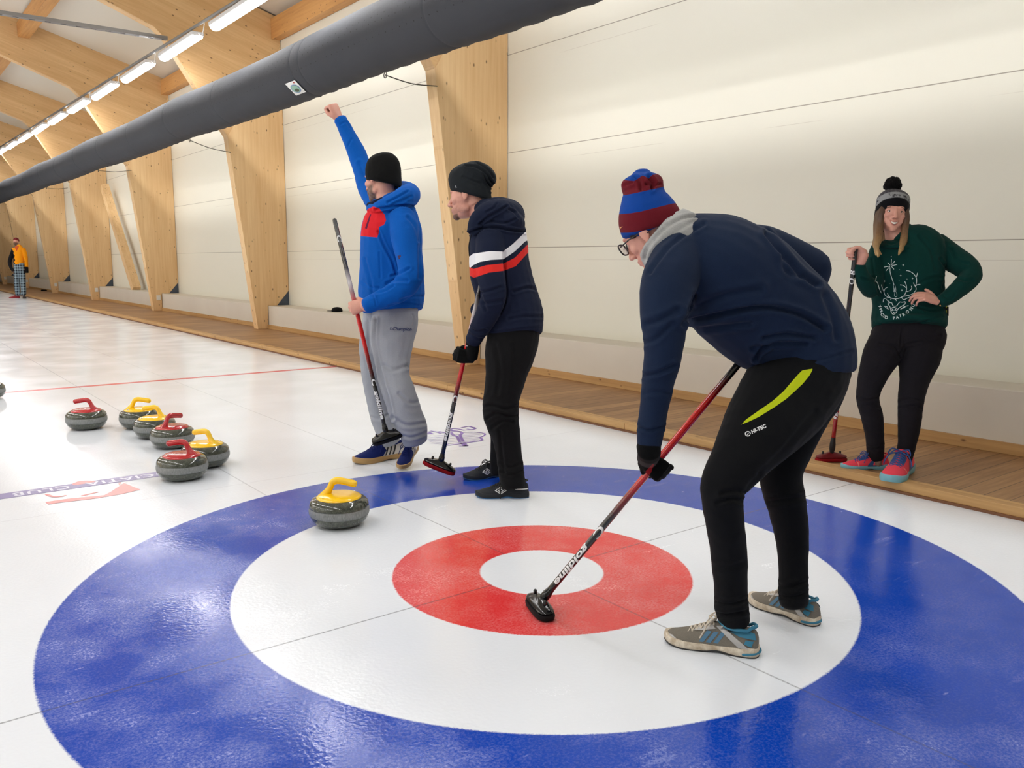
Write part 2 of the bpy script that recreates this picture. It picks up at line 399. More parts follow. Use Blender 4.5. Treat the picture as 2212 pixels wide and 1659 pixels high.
for i, fy in enumerate(FRAME_Y):
    if i == 0: continue
    dz = min(max(0, (fy-12.0)*.016), .22)
    fr_ = tag(empty('timber_frame', (X_WALL, fy, 0)), 'glued pine portal frame, '+ords[i], 'timber frame', 'glued timber frames along the hall')
    for sgn in (1, -1):
        cp, rp, sp = half_frame(sgn, dz)
        fn = lambda a, b_, t_: (a-X_WALL, t_, b_)
        MB().prism(cp, fn, 0, TH).build('column', COLW, fr_, smooth=False, bevel=.006)
        MB().prism(rp, fn, 0, TH).build('rafter', RAFW, fr_, smooth=False, bevel=.006)
        MB().prism(sp, fn, .01, TH-.01).build('steel_bracket', STEEL, fr_, smooth=False)
    if i >= 3: MB().box((3.50-X_WALL, -.03, .30), (3.59-X_WALL, 0, .42)).build('socket_box', WHITEP, fr_, smooth=False, bevel=.005)
CONC = NT('painted_upstand', .5, srgb(222, 214, 200)); CONC.base(CONC.mix(CONC.noise(CONC.coord(), 2, 3), srgb(214, 205, 192), srgb(224, 217, 204))); CONC = CONC.m
ys = [Y0]+[a for a in FRAME_Y[1:]]+[Y1]
for i in range(len(ys)-1):
    a = ys[i]+(TH+.004 if i else 0); b_ = ys[i+1]-(.004 if i < len(ys)-2 else 0)
    o = MB().box((X_LEDGE, a, Z_DECK), (X_WALL, b_, .46)).build('trim_%d' % (i+1), CONC, smooth=False, bevel=.006); tag(o, kind='structure')
    o = MB().box((X_LEDGE-.022, a, Z_DECK), (X_LEDGE-.001, b_, Z_DECK+.075)).build('baseboard_right' if i == 0 else 'baseboard_right.%03d' % i, BOARD, smooth=False, bevel=.003); tag(o, kind='structure')
# eave beam along the wall head and purlins between rafters
EAVE = wood('eave_beam_wood', rot=(math.pi/2, 0, 0), lam=.2, light=srgb(214, 160, 98), dark=srgb(178, 122, 66))
for i in range(len(ys)-1):
    a = ys[i]+(TH if i else 0); b_ = ys[i+1]; dz = min(max(0, ((a+b_)/2-12.0)*.016), .22) if i > 1 else 0
    o = MB().box((3.86, a+.002, 5.02+dz), (4.02, b_-.002, 5.36+dz*.8)).build('eave_beam', EAVE, smooth=False, bevel=.004)
    tag(o, 'orange pine eave beam at the wall head in the %s bay from the camera' % ['first', 'second', 'third', 'fourth', 'fifth', 'sixth', 'seventh', 'eighth', 'ninth'][i], 'beam', 'eave beams along the wall head')
for i in range(2, 8):
    a = FRAME_Y[i]+TH+.002; b_ = FRAME_Y[i+1]-.002
    for xx, w_ in ((1.10, 1), (-2.0, 2), (-8.0, 3), (-11.1, 4)):
        if w_ > 1 and i > 5: continue
        zt = roof_top(xx)-.02
        o = MB().box((xx-.11, a, zt-.30), (xx+.11, b_, zt)).build('purlin', EAVE, smooth=False, bevel=.004)
        tag(o, 'pine purlin under the roof between the %s and next frame' % ['first', 'second', 'third', 'fourth', 'fifth', 'sixth', 'seventh', 'eighth'][i-1], 'purlin', 'purlins under the roof')
# diagonal brace standing on the upstand in the fourth bay
a = np.array([3.78, 24.6, 3.35]); b_ = np.array([3.78, 21.7, .46])
b = MB(); dr = (a-b_)/np.linalg.norm(a-b_); nn = np.cross(dr, (1, 0, 0))
b.add([p_+s1*nn*.11+np.array([s2*.1, 0, 0]) for p_ in (b_, a) for s1, s2 in ((-1, -1), (1, -1), (1, 1), (-1, 1))],
      [(0, 1, 2, 3), (7, 6, 5, 4), (0, 4, 5, 1), (1, 5, 6, 2), (2, 6, 7, 3), (3, 7, 4, 0)])
tag(b.build('diagonal_brace', COLW, smooth=False), 'diagonal pine brace leaning between the third and fourth columns', 'brace')

# ---- ceiling lights on their rails
RAILM = plain('zinc_rail', srgb(150, 150, 150), .4, Metallic=.6)
t = NT('tube_diffuser', .4, (1, 1, 1, 1)); t.b.inputs['Emission Color'].default_value = (1, .992, .985, 1); t.b.inputs['Emission Strength'].default_value = LAMP_POWER
GLOW = t.m
HOUS = plain('lamp_housing', srgb(225, 225, 228), .35)
def lamp_z(y): return 4.36+min(max(0, y-8.5), 26)*.019
def make_light():
    root = empty('ceiling_light')
    MB().box((-.085, 0, .03), (.085, 1.72, .085)).build('housing', HOUS, root, smooth=False, bevel=.008)
    b = MB(); n = 12
    rings = []
    for yy in (.02, 1.70):
        rings.append([(.075*math.cos(math.pi+math.pi*k/n), yy, .03+.055*math.sin(math.pi+math.pi*k/n)) for k in range(n+1)])
    b.loft(rings, True); b.build('diffuser', GLOW, root)
    b = MB(); b.tube([(0, -.03, .06), (.01, -.14, .0), (0, -.24, .05), (0, -.30, .13)], .006, 6); b.build('power_cord', WHITEP, root)
    for hy in (.25, 1.45): MB().box((-.012, hy, .085), (.012, hy+.02, .15)).build('hanger', RAILM, root, smooth=False)
    return root
L0 = make_light(); first = True
rows = [(2.0, 'above the grey duct'), (-2.6, 'over the second sheet of ice'), (-7.4, 'over the third sheet of ice'), (-12.0, 'over the far sheet of ice')]
nth = ['first', 'second', 'third', 'fourth', 'fifth', 'sixth', 'seventh', 'eighth', 'ninth', 'tenth', 'eleventh', 'twelfth', 'thirteenth', 'fourteenth', 'fifteenth', 'sixteenth', 'seventeenth', 'eighteenth', 'nineteenth', 'twentieth']
for ri, (rx, where) in enumerate(rows):
    for k in range(-5, 15 if ri == 0 else 9):
        yy = 7.75+2.43*k
        o = L0 if first else copy_tree(L0); first = False
        o.location = (rx, yy, lamp_z(yy) if ri == 0 else 4.38)
        vis = ri == 0 and k >= 0
        o['label'] = ('lit white tube light %s, %s from the near end of the row' % (where, nth[k])) if vis else 'white tube light %s, out of the picture' % where
        o['category'] = 'ceiling light'; o['group'] = 'tube lights '+where if vis else 'tube lights '+where+' beyond the picture'
    za = lamp_z(0)+.17; zb = lamp_z(34.5)+.17
    b = MB()
    if ri == 0:
        b.tube([(rx, Y0+.1, za), (rx, 8.5, za), (rx, 34.5, zb), (rx, Y1-.1, zb)], .022, 6)
    else: b.tube([(rx, Y0+.1, 4.55), (rx, Y1-.1, 4.55)], .024, 6)
    o = b.build('light_rail', RAILM); tag(o, 'long thin metal rail carrying the tube lights '+where, 'rail')
# hanging wires of the near row
for k in range(1, 7):
    yy = FRAME_Y[k]+.1 if k < len(FRAME_Y) else 0
    zt = 4.80+min(max(0, (yy-12.0)*.016), .22)
# perforated cable tray coming to the rail
tp = P(365, 92, 1); dd = tp-CAM; tt = (2.0-CAM[0])/dd[0]; T1 = CAM+dd*tt+np.array([-.03, 0, .03])
b = MB()
for k in range(46):
    xa = T1[0]-k*.2
    b.box((xa-.2, T1[1]-.05, T1[2]), (xa-.075, T1[1]+.05, T1[2]+.006)); b.box((xa-.075, T1[1]-.05, T1[2]), (xa, T1[1]-.02, T1[2]+.006)); b.box((xa-.075, T1[1]+.02, T1[2]), (xa, T1[1]+.05, T1[2]+.006))
b.box((T1[0]-9.2, T1[1]-.052, T1[2]), (T1[0], T1[1]-.048, T1[2]+.05)); b.box((T1[0]-9.2, T1[1]+.048, T1[2]), (T1[0], T1[1]+.052, T1[2]+.05))
tag(b.build('cable_tray', RAILM, smooth=False), 'thin perforated metal cable tray crossing under the roof to the lights', 'cable tray')

# ---- textile air duct
t = NT('duct_fabric', .75); c = t.coord(); x, y, z = t.sep(c)
fz = t.noise(t.mapping(c, scale=(1, 1, 1)), 900, 2); t.base(t.mix(fz, srgb(58, 60, 66), srgb(68, 70, 76)))
w1 = t.noise(t.mapping(c, scale=(2.5, 1.2, 2.5)), 1.4, 3); t.bump(t.math('ADD', w1, t.math('MULTIPLY', fz, .05)), .35, .03)
t.b.inputs['Specular IOR Level'].default_value = .3
DUCT = t.m
RD = .325
def duct_axis(y):
    base = 3.545+min(max(0, y-5.5), 40)*.0062
    # the cloth sags between hangers, one by each frame
    k = ((y-5.55) % 6.6)/6.6
    return np.array([2.37, y, base-.035*math.sin(math.pi*k)**1])
b = MB(); rings = []; yy = -11.0; random.seed(4)
seams = [6.9, 7.15, 9.9, 12.3, 14.7, 17.2, 19.6, 22.0, 24.4, 4.2, 1.5, 27, 29.5]
ysl = sorted(set([round(-11+.12*k, 3) for k in range(int(68/.12))]+[round(s+q, 3) for s in seams for q in (-.03, -.012, 0, .012, .03)]))
for yy in ysl:
    a = duct_axis(yy); pinch = sum(.007*math.exp(-((yy-s)/.012)**2) for s in seams)
    rr = []
    for j in range(56):
        th = 2*math.pi*j/56
        wr = .006*noise.noise(Vector((yy*1.3, math.cos(th)*1.2, math.sin(th)*1.2)))+.0035*noise.noise(Vector((yy*7, math.cos(th)*2, math.sin(th)*2+9)))*(1 if math.sin(th) < -.3 else .4)
        q = RD-pinch+wr
        if math.sin(th) < -.93: q += .006*math.sin(yy*34)+.006
        rr.append((a[0]+q*math.cos(th), yy, a[2]+q*math.sin(th)))
    rings.append(rr)
b.loft(rings, True)
duct = tag(b.build('air_duct', DUCT, sharp=75), 'long dark grey fabric air duct hanging in front of the columns', 'air duct')
# vent holes: rows of small dark dots
HOLE = plain('hole_black', srgb(16, 16, 18), .8)
b = MB()
yy = -2.0
while yy < 12.2:
    for ang in (168, 178, 200):
        yo = yy+(.04 if ang == 178 else 0)
        a = duct_axis(yo); th = math.radians(ang); q = RD+.0045
        nrm = np.array([math.cos(th), 0, math.sin(th)]); c0 = a+nrm*q; e1 = np.array([0, 1, 0.]); e2 = np.cross(nrm, e1)
        b.add([c0+.0065*(math.cos(k*math.pi/3)*e1+math.sin(k*math.pi/3)*e2) for k in range(6)], [tuple(range(6))])
    yy += .13
o = b.build('vent_holes', HOLE, duct, smooth=False); o['kind'] = 'stuff'
# sticker with a round badge
c0 = None
def on_duct(u, v):
    r_ = (u-W_PX/2)/FPX*Rv-(v-H_PX/2)/FPX*Uv+Fv
    best = None
    for k in range(3000):
        s = 5+k*.004; p_ = CAM+r_*s; a = duct_axis(p_[1])
        if math.hypot(p_[0]-a[0], p_[2]-a[2]) < RD+.008: return p_
    return p_
STK = plain('sticker_white', srgb(240, 240, 238), .5); STG = plain('sticker_green', srgb(150, 190, 170), .5); STB = plain('sticker_blue', srgb(120, 150, 190), .5); STD = plain('sticker_dark', srgb(70, 80, 60), .5); STR = plain('sticker_red', srgb(170, 60, 50), .5)
quad = [(616, 181), (637, 173), (661, 198), (640, 206)]
def bil(s, t_):
    a, b_, c_, d_ = [np.array(q, float) for q in quad]
    return a*(1-s)*(1-t_)+b_*s*(1-t_)+c_*s*t_+d_*(1-s)*t_
def lift(s, t_, h): 
    p_ = on_duct(*bil(s, t_)); a = duct_axis(p_[1]); n_ = np.array([p_[0]-a[0], 0, p_[2]-a[2]]); n_ /= np.linalg.norm(n_); return p_+n_*h
b = MB(); K = 6
b.add([lift(i/K, j/K, .004) for j in range(K+1) for i in range(K+1)], [(j*(K+1)+i, j*(K+1)+i+1, (j+1)*(K+1)+i+1, (j+1)*(K+1)+i) for j in range(K) for i in range(K)], 0)
def disc(cx_, cy_, rx_, ry_, h, m, half=None, n=20):
    ang = [2*math.pi*k/n for k in range(n)] if half is None else [half[0]+(half[1]-half[0])*k/n for k in range(n+1)]
    b.add([lift(cx_+rx_*math.cos(a), cy_+ry_*math.sin(a), h) for a in ang], [tuple(range(len(ang)))], m)
disc(.5, .55, .40, .33, .007, 2); disc(.5, .55, .33, .27, .009, 1); disc(.5, .66, .2, .12, .011, 3); disc(.78, .12, .08, .06, .007, 4)
b.build('sticker', [STK, STG, STB, STD, STR], duct, smooth=False)
# suspension rings and cords from the duct to the columns
CORD = plain('cord_grey', srgb(70, 66, 60), .6)
for k, (q0, q1, fy) in enumerate([((838, 155), (944, 186), 5.5), ((422, 292), (498, 329), 12.05), ((226, 358), (284, 368), 18.7), ((106, 403), (146, 406), 25.3)]):
    def ony(u, v, yy):
        r_ = (u-W_PX/2)/FPX*Rv-(v-H_PX/2)/FPX*Uv+Fv; return CAM+r_*((yy-CAM[1])/r_[1])
    A = duct_axis(fy)+np.array([.02, 0, -RD-.05]); B = ony(*q1, fy)
    B[0] = min(B[0], 3.12)
    b = MB(); mid = (A+B)/2-np.array([0, 0, .03])
    b.tube(smooth_line([A, mid, B], 5), .006, 6)
    b.tube([A+np.array([0, .03*math.cos(a), .03*math.sin(a)]) for a in np.linspace(0, 2*math.pi, 13)], .005, 6)
    tag(b.build('tie_cord', CORD), 'thin dark cord tying the air duct to the %s column' % ['first', 'second', 'third', 'fourth'][k], 'cord', 'cords tying the duct to the columns')
# ================================================================ curling stones
t = NT('granite', .12); c = t.coord(); z = t.sep(c)[2]
sp = t.noise(c, 230, 3, .8); sp2 = t.noise(c, 60, 2)
col = t.ramp(t.math('ADD', t.math('MULTIPLY', sp, .7), t.math('MULTIPLY', sp2, .3)), [(.32, srgb(34, 38, 32)), (.5, srgb(66, 70, 60)), (.68, srgb(104, 106, 94))])
t.base(col); t.b.inputs['Coat Weight'].default_value = .5; t.b.inputs['Coat Roughness'].default_value = .04
GRAN = t.m
t = NT('striking_band', .6); c = t.coord()
x, y, z = t.sep(c); at = t.math('ARCTAN2', y, x)
cm = t.n('ShaderNodeCombineXYZ'); t.l(t.math('MULTIPLY', at, 18), cm.inputs[0]); t.l(t.math('MULTIPLY', z, 30), cm.inputs[1])
t.base(t.ramp(t.noise(cm.outputs[0], 1.5, 4, .7), [(.3, srgb(104, 106, 106)), (.7, srgb(150, 152, 150))]))
BAND = t.m
RIM = plain('handle_rim', srgb(110, 40, 30), .4); BOLT = plain('bolt_steel', srgb(200, 200, 205), .25, Metallic=.9)
def stone_parts(colr, name):
    root = empty('curling_stone')
    prof = [(.0, 0), (.066, 0), (.074, .002), (.094, .005), (.112, .011), (.126, .021), (.1355, .033), (.1405, .046)]
    b = MB(); b.lathe([(max(r_, .001), z_) for r_, z_ in prof]+[(.1395, .0465)]+[(.1395, .079)]+[(.1425, .0795), (.1415, .089), (.1365, .100), (.126, .1095), (.112, .1155), (.095, .118), (.001, .118)], 72)
    body = b.build('granite_body', GRAN, root, sharp=50)
    b = MB(); b.lathe([(.1392, .0455), (.1422, .049), (.1440, .055), (.1446, .0625), (.1442, .070), (.1430, .076), (.1392, .0805)], 72, cap=False); b.build('striking_band', BAND, body)
    HM = NT('handle_'+name, .22, colr); HM.b.inputs['Coat Weight'].default_value = .4; HM = HM.m
    b = MB(); b.lathe([(.001, .1145), (.1045, .1145), (.1075, .1165), (.106, .120), (.096, .1250), (.075, .1290), (.04, .1315), (.001, .132)], 64)
    plate = b.build('handle_plate', HM, root, sharp=50)
    # gooseneck: rises from a flared foot near the rim, bends over and runs level across the stone
    cen = smooth_line([(-.076, 0, .108), (-.066, 0, .124), (-.053, 0, .139), (-.042, 0, .156), (-.028, 0, .178), (-.004, 0, .1855), (.03, 0, .182), (.062, 0, .1775), (.078, 0, .175)], 5)
    n = len(cen); rr = []
    for i in range(n):
        s = i/(n-1); rr.append(.030*(1-s/.16)+.0195*(s/.16) if s < .16 else (.0195*(1-(s-.16)/.2)+.0148*((s-.16)/.2) if s < .36 else .0148))
    b = MB(); b.tube(cen, rr, 18); b.build('handle', HM, plate, sharp=80)
    b = MB()
    for a in (-2.2, .9): b.lathe([(.001, 0), (.006, 0), (.006, .004), (.001, .005)], 10, org=(.088*math.cos(a), .088*math.sin(a),   .124))
    b.build('bolt', BOLT, plate)
    stack = [root]
    while stack:
        q = stack.pop(); stack += list(q.children)
        if q.type == 'MESH': q.data.transform(Matrix.Diagonal((1, 1, 1.17, 1)))
    return root
YEL = stone_parts(srgb(250, 200, 10), 'yellow'); REDS = stone_parts(srgb(176, 20, 28), 'red')
Rh = Rv[:2]/np.linalg.norm(Rv[:2]); Fh = Fv[:2]/np.linalg.norm(Fv[:2])
stones = [ # bottom pixel, colour, handle direction in degrees from the picture's right, label
    (726, 1144, 'y', -8, 'yellow-handled granite curling stone resting on the edge of the blue ring'),
    (383, 1041, 'r', 172, 'red-handled curling stone in front of the cluster, over the end of the purple lettered strip'),
    (434, 1013, 'y', 158, 'yellow-handled curling stone half hidden behind the front red stone, right end of the cluster'),
    (363, 971, 'r', 62, 'red-handled curling stone between the yellow ones in the middle of the cluster'),
    (325, 949, 'y', 170, 'yellow-handled curling stone touching the middle red stone, its grip pointing left'),
    (292, 928, 'y', 4, 'yellow-handled curling stone furthest back in the cluster, its grip pointing right'),
    (176, 930, 'r', 178, 'red-handled curling stone standing apart to the left of the cluster'),
    (-38, 864, 'r', 170, 'curling stone cut by the left edge of the picture near the red line')]
fy = fr0 = True
for u, v, cc, ang, lb in stones:
    g = G(u, v); cpos = g[:2]+Fh*.085
    if cc == 'y': o = YEL if fy else copy_tree(YEL); fy = False
    else: o = REDS if fr0 else copy_tree(REDS); fr0 = False
    a = math.radians(ang); dv = Rh*math.cos(a)+Fh*math.sin(a)
    o.location = (cpos[0], cpos[1], 0.0); o.rotation_euler.z = math.atan2(dv[1], dv[0])
    tag(o, lb, 'curling stone', 'curling stones on the ice')
# ================================================================ figure tools
def cv(a, b, c):
    """direction from its parts to the right, up and away as the camera stands"""
    v = a*Rv+b*Uv+c*Fv; return v/np.linalg.norm(v)
def unit(v): v = np.array(v, float); return v/np.linalg.norm(v)
def interp(st, k):
    """Catmull-Rom through stations (rows of numbers)"""
    st = [np.array(s, float) for s in st]; out = []
    for i in range(len(st)-1):
        p0 = st[max(i-1, 0)]; p1 = st[i]; p2 = st[i+1]; p3 = st[min(i+2, len(st)-1)]
        for j in range(k):
            s = j/k; out.append(.5*((2*p1)+(-p0+p2)*s+(2*p0-5*p1+4*p2-p3)*s*s+(-p0+3*p1-3*p2+p3)*s**3))
    out.append(st[-1]); return out
def limb(mb, st, n=24, k=4, scale=1.0, flat=None, m=0):
    """st rows: u, v, distance, half width in photo pixels, half depth in metres (0: round)"""
    rows = []
    for s in st:
        s = list(s)+[0]*(5-len(s)); rw = s[3]*s[2]/FPX
        p = P(s[0], s[1], s[2]); rows.append([*p, rw, s[4] if s[4] else rw])
    return limb3(mb, rows, n, k, scale, m)
def limb3(mb, rows, n=24, k=4, scale=1.0, m=0, capmax=.022):
    rr = interp(rows, k); rings = []
    pts = [r[:3] for r in rr]; N = len(pts)
    for i, r in enumerate(rr):
        t = unit(pts[min(i+1, N-1)]-pts[max(i-1, 0)]); vd = unit(pts[i]-CAM)
        e1 = np.cross(t, vd); e1 = e1/np.linalg.norm(e1); e2 = np.cross(t, e1)
        a, b = max(r[3], .002)*scale, max(r[4], .002)*scale
        rings.append([pts[i]+a*math.cos(q)*e1+b*math.sin(q)*e2 for q in [2*math.pi*j/n for j in range(n)]])
    def cap(ring, c, t, sg):
        h = np.mean([np.linalg.norm(np.array(q)-c) for q in ring]); out = []
        hh = min(h*.55, capmax); cs = (.985, .93, .6) if hh < h*.4 else (.87, .57, .2)
        for a, cc in zip((30, 55, 78), cs): out.append([c+(np.array(q)-c)*cc+sg*t*hh*math.sin(math.radians(a)) for q in ring])
        return out
    t0 = unit(pts[1]-pts[0]); t1 = unit(pts[-1]-pts[-2])
    rings = cap(rings[0], pts[0], t0, -1)[::-1]+rings+cap(rings[-1], pts[-1], t1, 1)
    mb.loft(rings, True, m); return mb

def fuse(mb, voxel=.006, smooth=6, fac=.5):
    """melt overlapping volumes into one continuous skin"""
    me = mb.mesh('raw'); bm = bmesh.new(); bm.from_mesh(me); bmesh.ops.recalc_face_normals(bm, faces=bm.faces); bm.to_mesh(me); bm.free()
    o = bpy.data.objects.new('raw', me); COL.objects.link(o)
    r = o.modifiers.new('r', 'REMESH'); r.mode = 'VOXEL'; r.voxel_size = voxel
    s = o.modifiers.new('s', 'SMOOTH'); s.iterations = smooth; s.factor = fac
    dg = bpy.context.evaluated_depsgraph_get(); out = bpy.data.meshes.new_from_object(o.evaluated_get(dg))
    bpy.data.objects.remove(o); bpy.data.meshes.remove(me)
    return out
def co_of(me):
    a = np.empty(len(me.vertices)*3); me.vertices.foreach_get('co', a); return a.reshape(-1, 3)
def no_of(me):
    a = np.empty(len(me.vertices)*3); me.vertices.foreach_get('normal', a); return a.reshape(-1, 3)
def set_co(me, a): me.vertices.foreach_set('co', a.ravel()); me.update()
def seg_dist(u, v, pl):
    best = np.full(len(u), 1e9)
    for (x0, y0), (x1, y1) in zip(pl[:-1], pl[1:]):
        dx, dy = x1-x0, y1-y0; L = dx*dx+dy*dy+1e-9
        t_ = np.clip(((u-x0)*dx+(v-y0)*dy)/L, 0, 1); best = np.minimum(best, np.hypot(u-x0-t_*dx, v-y0-t_*dy))
    return best
def poly_mask(u, v, poly):
    """signed distance in pixels, positive inside"""
    ins = np.zeros(len(u), bool); n = len(poly); j = n-1
    for i in range(n):
        xi, yi = poly[i]; xj, yj = poly[j]
        c = ((yi > v) != (yj > v)) & (u < (xj-xi)*(v-yi)/(yj-yi+1e-12)+xi); ins ^= c; j = i
    d = seg_dist(u, v, list(poly)+[poly[0]])
    return np.where(ins, d, -d)
def wrinkle(me, amp=.003, freq=9, folds=(), stretch=(1, 1, 1), seed=0):
    """cloth relief: soft noise plus sewn-in creases given as photo polylines (points, width px, depth m)"""
    a = co_of(me); n = no_of(me); u, v, z = PIX(a); face = np.einsum('ij,ij->i', n, (CAM-a)/np.linalg.norm(CAM-a, axis=1)[:, None])
    d = np.zeros(len(a))
    if amp:
        for i, p_ in enumerate(a):
            q = Vector((p_[0]*freq*stretch[0]+seed, p_[1]*freq*stretch[1], p_[2]*freq*stretch[2]))
            d[i] = amp*(noise.noise(q)+.5*(1-2*abs(noise.noise(q*2.1+Vector((5, 5, 5))))))
    w8 = np.clip((face+.05)*3, 0, 1)
    for pl, w, dep in folds:
        sd = seg_dist(u, v, smooth_poly(pl)); d += w8*dep*(-np.exp(-(sd/w)**2)+.55*np.exp(-((sd-2.1*w)/(1.1*w))**2))
    set_co(me, a+n*d[:, None])
def smooth_poly(pl, k=4):
    return [tuple(q) for q in smooth_line(pl, k)] if len(pl) > 2 else pl
def soften(me, it=3):
    bm = bmesh.new(); bm.from_mesh(me)
    for _ in range(it): bmesh.ops.smooth_vert(bm, verts=bm.verts, factor=.5, use_axis_x=True, use_axis_y=True, use_axis_z=True)
    bm.to_mesh(me); bm.free()
def put_attr(me, name, val):
    at = me.attributes.new(name, 'FLOAT', 'POINT'); at.data.foreach_set('value', np.ascontiguousarray(val, dtype=np.float32))
def finish(me, name, mats, parent, root=None, shade=True):
    """hang a world-space mesh on its person, kept relative to the person's base"""
    org = (root or parent).matrix_world.translation if (root or parent) is not None else Vector((0, 0, 0))
    loc = Vector(ORG)
    me.transform(Matrix.Translation(-loc))
    me.materials.clear()
    for mm in (mats if isinstance(mats, (list, tuple)) else [mats]): me.materials.append(mm)
    if shade: me.polygons.foreach_set('use_smooth', [True]*len(me.polygons))
    return obj_of(name, me, parent)
ORG = (0, 0, 0)
def mbput(mb, name, mats, parent, sharp=50):
    o = mb.build(name, mats, parent, sharp=sharp); o.data.transform(Matrix.Translation(-Vector(ORG))); return o
def bvh_of(me_world):
    return BVHTree.FromPolygons([Vector(c) for c in co_of(me_world)], [tuple(p.vertices) for p in me_world.polygons])
def subdiv2(v, f, size):
    bm = bmesh.new(); vs = [bm.verts.new(q) for q in v]
    for q in f:
        try: bm.faces.new([vs[i] for i in q])
        except ValueError: pass
    bmesh.ops.triangulate(bm, faces=bm.faces)
    for _ in range(5):
        es = [e_ for e_ in bm.edges if e_.calc_length() > size]
        if not es: break
        bmesh.ops.subdivide_edges(bm, edges=es, cuts=1, use_grid_fill=False)
        bmesh.ops.triangulate(bm, faces=[q for q in bm.faces if len(q.verts) > 3])
    bm.verts.ensure_lookup_table(); bm.verts.index_update()
    out = [tuple(q.co) for q in bm.verts], [tuple(w.index for w in q.verts) for q in bm.faces]; bm.free(); return out
def decal(name, v2, f2, bvh, mat, parent, lift=.0014, size=4):
    """print lying on cloth: 2-D photo-plane drawing dropped onto the surface behind it"""
    v2, f2 = subdiv2([(a[0], a[1], 0) for a in v2], f2, size); pts = []; ok = []
    for q in v2:
        r_ = unit(P(q[0], q[1], 1.0)-CAM); h = bvh.ray_cast(Vector(CAM), Vector(r_))
        if h[0] is None: pts.append(None)
        else: pts.append(np.array(h[0])-r_*lift*1.6)
    fs = []; idx = {}; vv = []
    for q in f2:
        if any(pts[i] is None for i in q): continue
        zz = [np.linalg.norm(pts[i]-CAM) for i in q]
        if max(zz)-min(zz) > .06: continue
        for i in q:
            if i not in idx: idx[i] = len(vv); vv.append(pts[i])
        fs.append(tuple(idx[i] for i in q))
    b = MB(); b.add(vv, fs); me = b.mesh(name); return finish(me, name, mat, parent)
def text_px(body, size, at, ang=0, bold=0, shear=0, space=1.0, flip=1):
    """lettering in photo pixels: at (u, v), turned by ang degrees anticlockwise"""
    v, f = text_mesh(body, size, bold, shear, space); a = math.radians(ang); out = []
    for x_, y_, _ in v: out.append((at[0]+x_*math.cos(a)-y_*math.sin(a), at[1]-(x_*math.sin(a)+y_*math.cos(a))*flip))
    return out, f
def lines_px(lines, w):
    V = []; F = []
    for pl in lines:
        q = smooth_line(pl, 5) if len(pl) > 2 else [np.array(p_, float) for p_ in pl]
        v, f = stroke2d(q, w); o = len(V); V += [(a[0], a[1]) for a in v]; F += [tuple(i+o for i in t_) for t_ in f]
    return V, F

# ---- head, hands, shoes
def frame(fwd, up):
    y = unit(fwd); z = unit(np.array(up)-y*(np.array(up)@y)); x = np.cross(y, z); return np.array([x, y, z])   # rows: right, forward, up
class Head:
    def __init__(s, c, fwd, up, k=1.0): s.c = np.array(c); s.A = frame(fwd, up); s.k = k
    def w(s, x, y, z): return s.c+s.k*(x*s.A[0]+y*s.A[1]+z*s.A[2])
    def loc(s, pts): return ((np.asarray(pts)-s.c)@s.A.T)/s.k
    def ball(s, mb, c, r): mb.ball(s.w(*c), np.array(r)*s.k, s.A, 20)
    def build(s, mb, smile=0.0):
        B = lambda c, r: s.ball(mb, c, r)
        B((0, -.014, .046), (.077, .094, .084)); B((0, .022, .0), (.069, .072, .085)); B((0, .026, -.045), (.058, .062, .066))
        B((0, .040, -.078), (.043, .045, .032)); B((0, .074, -.097), (.021, .020, .018))
        for q in (-1, 1):
            B((q*.024, .077, .026), (.026, .014, .009)); B((q*.040, .060, -.022), (.021, .022, .021))
            B((q*.012, .099, -.036), (.0080, .010, .0078)); B((q*.044, .020, -.07), (.016, .034, .022))
            mb.ball(s.w(q*.079, -.006, -.004), np.array((.007, .018, .031))*s.k, s.A, 14); mb.ball(s.w(q*.077, -.004, -.028), np.array((.007, .011, .011))*s.k, s.A, 12)
        mb.tube([s.w(0, .078, .026), s.w(0, .091, .004), s.w(0, .103, -.018), s.w(0, .111, -.031)], [.009*s.k, .0082*s.k, .0092*s.k, .0108*s.k], 12)
        if not smile:
            B((0, .070, -.062), (.040, .022, .034)); B((0, .0915, -.060), (.023, .0085, .0060)); B((0, .0905, -.0715), (.020, .0085, .0070)); B((0, .080, -.088), (.022, .012, .012))
        else:
            B((0, .070, -.062), (.042, .021, .036)); B((0, .080, -.088), (.024, .013, .013))
            for q in (-1, 1): B((q*.036, .064, -.048), (.018, .018, .022))
    def rings(s, mb, rows, n=40):
        """cap or hat: rows of (y, z, half width, half length, tilt in degrees)"""
        rr = interp(rows, 4); rings = []
        for cy, cz, rx, ry, tl in rr:
            t_ = math.radians(tl)
            rings.append([s.w(rx*math.cos(q), cy+ry*math.sin(q)*math.cos(t_), cz+ry*math.sin(q)*math.sin(t_)) for q in [2*math.pi*j/n for j in range(n)]])
        mb.loft(rings, True)

